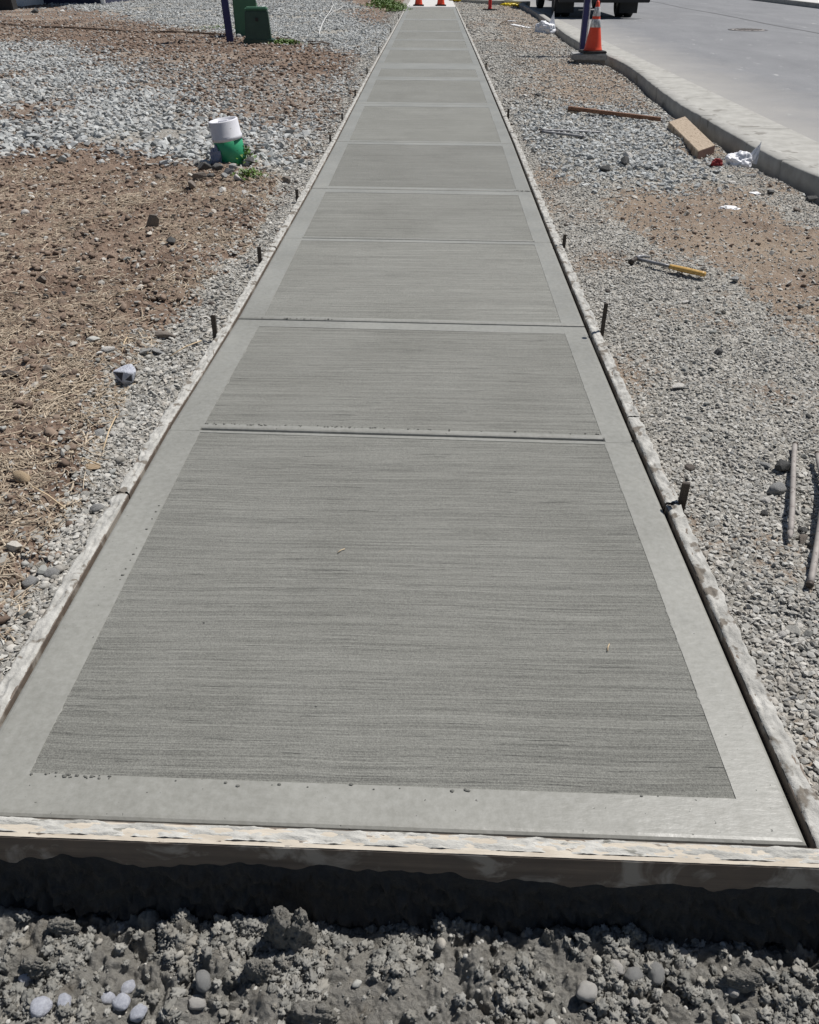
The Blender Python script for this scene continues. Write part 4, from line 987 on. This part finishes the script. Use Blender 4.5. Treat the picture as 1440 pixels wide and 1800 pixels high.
# utility boxes and posts on the left
p = GZ(456,78); e = empty('utility_box', (p.x, p.y, p.z-.02), 'small dark green tapered utility pedestal in front of the tall one', 'utility box', rz=.12)
bm = B(); box(bm, (0,0,.04), (.56,.40,.08), .01); part('base', bm, 'darkgreen', e)
bm = B(); box(bm, (0,0,.30), (.48,.34,.48), .02, None, (.86,.86)); part('cover', bm, 'darkgreen', e)
bm = B(); box(bm, (0,0,.565), (.44,.32,.05), .02, None, (.9,.9)); part('lid', bm, 'greenbox', e)
bm = B(); box(bm, (0,-.165,.40), (.05,.02,.06), .004); part('latch', bm, 'black', e)
p = GZ(434,64); e = empty('utility_cabinet', (p.x, p.y+.12, p.z-.02), 'tall medium green utility cabinet behind the small pedestal', 'utility cabinet', rz=.1)
bm = B(); box(bm, (0,0,.62), (.46,.34,1.24), .02); part('cabinet', bm, 'greenbox', e)
bm = B(); box(bm, (0,0,1.27), (.50,.38,.05), .015); part('lid', bm, 'greenbox', e)
for z_ in (.62, .80): 
    bm = B(); box(bm, (.235,-.10,z_), (.03,.06,.05), .006); part('hinge', bm, 'trim', e)
def post(px, py, hgt, w_, label, name='sign_post', rot=(0,0,0)):
    p = GZ(px, py); e = empty(name, (p.x, p.y, p.z-.05), label, 'post', rot=rot)
    bm = B(); box(bm, (0,0,hgt/2), (w_,w_,hgt), .004); part('post', bm, 'navy', e)
    bm = B(); box(bm, (0,0,hgt+.01), (w_*1.15,w_*1.15,.02), .004); part('post_cap', bm, 'navy', e)
    bm = B(); box(bm, (w_*.5+.006,.0,hgt/2), (.008,.012,hgt*.96), .001); part('pale_edge_strip', bm, 'trim', e)
post(405,74,2.3,.13,'dark violet square post left of the green cabinet', rot=(0,R_(-2.4),.2))
p = G(1040,88,.05)
e = empty('sign_post', (float(XC(p.y))-.28, p.y+.55, -.10), 'dark violet post rising behind the striped cone', 'post', rot=(0,0,.1))
bm = B(); box(bm, (0,0,1.2), (.085,.085,2.4), .004); part('post', bm, 'navy', e); bm = B(); box(bm, (0,0,2.41), (.1,.1,.02), .004); part('post_cap', bm, 'navy', e)
bm = B(); tube(bm, [(.066,0,.1),(.066,0,2.3)], .011, 8); part('pale_conduit', bm, 'trim', e, True)
# cable along the ground at the left
pts = [GZ(px, py, .03) for px, py in ((-140,38),(5,44),(60,49),(100,51),(180,52),(240,57),(300,60),(360,62),(403,63))]
bm = B(); tube(bm, pts, .018, 7); o = part('cable', bm, 'twig', None, True); tag(o, 'long thin dark cable stretched over dirt to the violet post', 'cable')
pts = [GZ(px, py, .05) for px, py in ((583,4),(586,12),(580,24),(572,36),(566,48),(562,60),(561,66))]
bm = B(); tube(bm, pts, .012, 6); o = part('rope', bm, 'string', None, True); tag(o, 'pale string snaking down the upper gravel', 'string')
pts = [GZ(px, py, .05) for px, py in ((604,14),(596,19),(588,24),(577,32))]
bm = B(); tube(bm, pts, .009, 6); o = part('rope', bm, 'string', None, True); tag(o, 'short pale branch of string joining the longer one', 'string')
for k, (a_, b2, l) in enumerate([((540,76),(586,83),'upper brown twig on dirt right of the low weeds'),((548,82),(580,84),'lower brown twig lying parallel below the upper twig'),((556,88),(562,78),'short twig standing across the other two'),((484,70),(520,76),'dark twig over the low weeds'),((880,44),(902,38),'thin pale stick left of the short white board'),((1128,466),(1112,478),'tiny stick by the hammer head')][:5]):
    A, Bp = GZ(*a_, .03), GZ(*b2, .04); bm = B(); md_ = (A+Bp)/2+Vector((.02,.05,.03)); tube(bm, [A, A.lerp(md_,.6), md_, Bp], .012, 6, lambda t_: 1-.5*t_)
    o = part('twig', bm, 'twig', None, True); tag(o, l, 'twig')
# a few long straws one can pick out
for k, (a_, b2, l) in enumerate([((45,778),(178,826),'long bent straw reaching the tan stone'),((148,393),(205,390),'pale straw lying level below the lone pyramid rock'),((60,868),(120,905),'straw lying over the lower left heap'),((200,528),(238,516),'thick short straw in the middle of the dirt'),((215,620),(225,600),'upright bit of straw beside the slab'),((205,738),(183,800),'straw standing at the gravel edge'),((300,632),(355,606),'straw over the gravel beside the left board'),((60,702),(108,699),'thick pale straw on the heap')]):
    A, Bp = GZ(*a_, .014), GZ(*b2, .018); bm = B(); md_ = (A+Bp)/2+Vector((0,0,.008)); tube(bm, [A, md_, Bp], .0022, 6); me = bm_mesh('straw', bm, 'string', True); me.materials[0] = M['plank_straw'] if 'plank_straw' in M else M['string']
    o = link('straw_stalk', me); tag(o, l, 'straw')
M_st = noisy('pale straw', (.50,.38,.24), (.66,.52,.34), 30, .7)
for o in bpy.data.objects:
    if o.name.startswith('straw_stalk'): o.data.materials[0] = M_st
# chips lying on the concrete
for px, py, a_, l in ((1070,1138,1.25,'thin pale chip of straw lying on the nearest slab, right part'),(600,968,.8,'tiny curled straw on the middle of the nearest slab')):
    p = G(px, py, .002); bm = B(); tube(bm, [(-.012,0,0),(0,.0015,.001),(.012,0,0)], .0012, 5); o = part('straw_chip', bm, 'string', None, True); o.location = p; o.rotation_euler.z = a_; o.data.materials[0] = M_st; tag(o, l, 'straw')

# ------------------------------------------------------------------ cones, posts, yellow things
def cone(loc, h, rb, label, bands=True, rz=0., group=None, base=.36, bh=.035):
    e = empty('traffic_cone', loc, label, 'traffic cone', group, rz)
    R = lambda z: rb+(.022-rb)*((z-bh)/(h-bh))
    bm = B(); box(bm, (0,0,bh/2), (base,base,bh), .008); part('base', bm, 'black' if bands else 'orange', e)
    bm = B(); lathe(bm, [(R(bh)+.012,bh),(R(bh),bh+.02)]+[(R(z), z) for z in np.linspace(bh+.06, h-.01, 8)]+[(.012,h)], 32); part('cone_body', bm, 'orange', e, True)
    if bands:
        for z0, z1, nm in ((.50*h,.655*h,'reflective_band'),(.71*h,.885*h,'reflective_band')):
            bm = B(); lathe(bm, [(R(z0)+.001,z0),(R(z0)+.003,z0+.003),(R(z1)+.003,z1-.003),(R(z1)+.001,z1)], 32, cap=False); part(nm, bm, 'sleeve', e, True)
    return e
# concrete block under the striped cone
pb = GZ(1038,113); zb = pb.z
e = empty('concrete_block', (pb.x+.0, pb.y+.16, zb-.01), 'worn concrete footing block under the striped cone', 'concrete block', rz=-.06)
bm = B(); box(bm, (0,0,.03), (.46,.34,.08), .008); part('lower_block', bm, 'rk_mid', e)
bm = B(); box(bm, (-.02,0,.115), (.55,.38,.09), .014); part('cap_slab', bm, 'rk_grey', e)
cone((pb.x+.04, pb.y+.16, zb+.15), .70, .138, 'orange cone with two white bands standing on the concrete block', rz=.1)
for px, l in ((736,'left of the two plain orange cones at the end of the new walk'), (775,'right of the two plain orange cones at the end of the new walk')):
    p = G(px, 10, .006); c_ = cone((p.x, p.y, p.z), .72, .13, l, False, group='plain orange cones at the walk end'); 
    for ch in c_.children:
        if ch.name.startswith('base'): ch.data.materials[0] = M['black']
p = GZ(861,18); e = empty('delineator_post', p, 'slim red post on a flat black base beyond the dirt', 'delineator', rz=.2)
bm = B(); box(bm, (0,0,.025), (.42,.30,.05), .012); part('base', bm, 'black', e)
bm = B(); lathe(bm, [(.075,.05),(.06,.07),(.055,.12),(.05,1.0),(.03,1.03)], 24); part('post', bm, 'red', e, True)
def tangle(px, py, s, label, seed, n=60, h=.18):
    r = random.Random(seed); p = GZ(px, py); pts = []; 
    for k in range(n):
        a = k*.55+r.uniform(-.4,.4); q_ = s*(.35+.65*r.random()); pts.append(p+Vector((math.cos(a)*q_, math.sin(a)*q_*.7, .02+h*r.random()*(1-q_/s*.6))))
    bm = B(); tube(bm, pts, .035, 6); o = part('caution_tape', bm, 'yellow', None, True); tag(o, label, 'caution tape')
tangle(812,3,.55,'heap of yellow tape right of the plain cones',3)
tangle(896,10,.34,'small heap of yellow tape by the kerb end',8,26,.08)
# concrete kerb crossing beyond the dirt
a, b_ = G(832,2,.02), G(905,4,.02); c, q, L_ = frame_on(a, b_); bm = B(); box(bm, (0,.12,-.07), (L_+1.,.3,.22), .015)
o = part('cross_kerb', bm, 'kerb', None); o.location = c; o.rotation_euler = q.to_euler(); o['kind'] = 'structure'
# manhole
p = G(1315,53,-.105); z_ = float(roadz(np.array(p.x)))
e = empty('manhole_cover', (p.x, p.y, z_), 'round cast iron manhole cover set in the road', 'manhole cover')
bm = B(); lathe(bm, [(.46,.002),(.46,.006),(.40,.010),(.40,.005)], 48, cap=False); part('ring', bm, 'iron', e)
bm = B(); lathe(bm, [(.385,.001),(.385,.009)], 48)
for i in range(-4, 5):
    for j in range(-4, 5):
        if i*i+j*j < 17: box(bm, (i*.078, j*.078, .014), (.045,.045,.012), .003)
part('cover', bm, 'dusty', e)

# ------------------------------------------------------------------ truck (only its underside and tail reach into the frame)
pt = G(1108,30,-.118)
e = empty('truck', (4.74, pt.y+.1, -.118), 'dark flatbed truck parked at the kerb, seen from behind', 'truck')
def tb(name, c, s, m, bev=.02, parent=e): bm = B(); box(bm, c, s, bev); return part(name, bm, m, parent)
tb('bed', (0,1.6,1.0), (2.35,5.2,.16), 'truck'); tb('rear_skirt', (.15,-.98,.70), (2.6,.10,.60), 'truck'); tb('headboard', (0,4.15,1.5), (2.3,.08,1.), 'truck')
for sx in (-1, 1):
    tb('chassis_rail', (sx*.42,2.4,.72), (.10,7.2,.22), 'truck'); tb('side_rail', (sx*1.16,1.6,1.22), (.05,5.1,.30), 'truck')
    tb('mud_flap', (sx*.92,-.72,.42), (.52,.02,.58), 'black', .004); tb('tail_lamp', (sx*.9,-1.05,.85), (.22,.04,.10), 'lamp', .01)
tb('fuel_tank', (-.95,2.2,.55), (.45,1.1,.42), 'truck', .08); tb('rear_axle', (0,0,.44), (1.5,.16,.16), 'black', .04); tb('front_axle', (0,5.3,.44), (1.6,.14,.14), 'black', .04); tb('bumper', (.0,-1.02,.48), (1.2,.10,.12), 'truck')
cab = tb('cab', (0,5.5,1.45), (2.1,1.9,1.7), 'truck', .14); tb('rear_window', (0,4.53,1.9), (1.4,.03,.5), 'glass', .01)
for sx in (-1, 1):
    for (yy, offs) in ((0., (.80,1.06)), (5.3, (.98,))):
        for xo in offs:
            bm = B(); mt = Matrix.Translation((sx*xo, yy, .44)) @ Matrix.Rotation(PI/2, 4, 'Y')
            lathe(bm, [(.24,-.10),(.38,-.12),(.43,-.10),(.44,-.05),(.44,.05),(.43,.10),(.38,.12),(.24,.10)], 36, mt=mt, cap=False); wh = part('tyre', bm, 'black', e, True)
            bm = B(); lathe(bm, [(.001,-.06),(.10,-.06),(.24,-.09),(.24,.09),(.10,.05),(.001,.05)], 24, mt=mt, cap=False); part('rim', bm, 'hub', wh, True)
# car parked at the far kerb, only its tyre line shows
pc = G(1300,-2,-.13)
e = empty('parked_car', (12.7, pc.y+2.6, -.15), 'dark car parked by the far kerb, only its lower edge in view', 'car')
bm = B(); prof = [(-2.2,.35),(-2.25,.7),(-2.1,.95),(-1.3,1.0),(-.7,1.42),(.7,1.44),(1.4,1.02),(2.2,.88),(2.3,.6),(2.25,.32)]
L1 = [bm.verts.new((-.85, y_, z_)) for y_, z_ in prof]; L2 = [bm.verts.new((.85, y_, z_)) for y_, z_ in prof]
for k in range(len(prof)): bm.faces.new((L1[k], L1[(k+1)%len(prof)], L2[(k+1)%len(prof)], L2[k]))
bm.faces.new(L1[::-1]); bm.faces.new(L2); bmesh.ops.bevel(bm, geom=bm.edges[:], offset=.05, segments=2, affect='EDGES'); part('body', bm, 'truck', e)
for sx in (-1, 1):
    bm = B(); box(bm, (sx*.855,.0,1.18), (.02,1.3,.26), .005); part('side_window', bm, 'glass', e)
    for yy in (-1.35, 1.4):
        bm = B(); lathe(bm, [(.2,-.1),(.30,-.1),(.33,-.05),(.33,.05),(.30,.1),(.2,.1)], 30, mt=Matrix.Translation((sx*.80,yy,.33)) @ Matrix.Rotation(PI/2,4,'Y'), cap=True); part('wheel', bm, 'black', e, True)

# ------------------------------------------------------------------ house at the far left (its foot reaches into the frame)
hx = G(172,7,0).x; hy = G(172,7,0).y
e = empty('house', (hx, hy+.3, -.05), 'house with a dark navy front and white porch at the far left', 'house')
def hb_(name, c, s, m, bev=.01, parent=e): bm = B(); box(bm, c, s, bev); return part(name, bm, m, parent)
wl = hb_('wall', (-4.,3.4,1.6), (8.,6.,3.2), 'navywall', .0)  # whole wall in one dark navy tone
for k in range(14): hb_('wall_board', (-4.,.385,.12+k*.22), (7.98,.03,.205), 'navywall', .006)
for x in (-7.96, -.04): hb_('corner_trim', (x,.37,1.6), (.14,.07,3.2), 'trim')
hb_('porch', (-4.6,-.5,.13), (5.0,1.7,.30), 'trim', .02); hb_('porch_step', (-3.9,-1.5,.05), (3.1,.34,.14), 'trim', .015)
for x in (-6.9,-4.6,-2.3): hb_('porch_post', (x,-1.2,1.6), (.14,.14,2.7), 'trim')
for x in (-6.2,-1.5):
    f = hb_('window', (x,.36,1.9), (1.2,.10,1.2), 'trim'); hb_('pane', (x,.305,1.9), (1.04,.02,1.04), 'glass', .002, f)
bm = B(); v = [bm.verts.new(q_) for q_ in ((-8.5,-1.6,3.1),(.5,-1.6,3.1),(.5,7.,3.1),(-8.5,7.,3.1),(-8.5,3.3,5.2),(.5,3.3,5.2))]
for q_ in ((0,1,5,4),(2,3,4,5),(0,4,3),(1,2,5),(0,3,2,1)): bm.faces.new([v[k] for k in q_])
part('roof', bm, 'roof', e)
def small_dark(px, py, s, m, label, name, cat): 
    p = GZ(px, py); bm = B(); box(bm, (0,0,s[2]/2), s, .02, None, (.92,.92)); o = part(name, bm, m, None); o.location = (p.x, p.y, p.z-.02); tag(o, label, cat)
small_dark(6,18,(.8,.4,.75),'black','black boxy shape at the far top left corner, shade painted in','bin','bin'); small_dark(14,15,(.14,.14,.9),'darkgreen','dark post beside the black boxy shape','dark_post','post')  # box standing in for a shadowed thing, its shade coloured black
small_dark(21,15,(.22,.2,.30),'rk_grey','pale block between the dark posts at the top left','concrete_block','block')
rock(63,24,13,'rk_dark','dark clod on dirt near the far porch'); rock(110,20,9,'rk_pale','white block shaped stone near the house foot')
rock(420,66,9,'rk_grey','small round stone between the violet post and the cabinet','peb'); rock(527,68,8,'rk_pale','pale stone right of the low weeds')
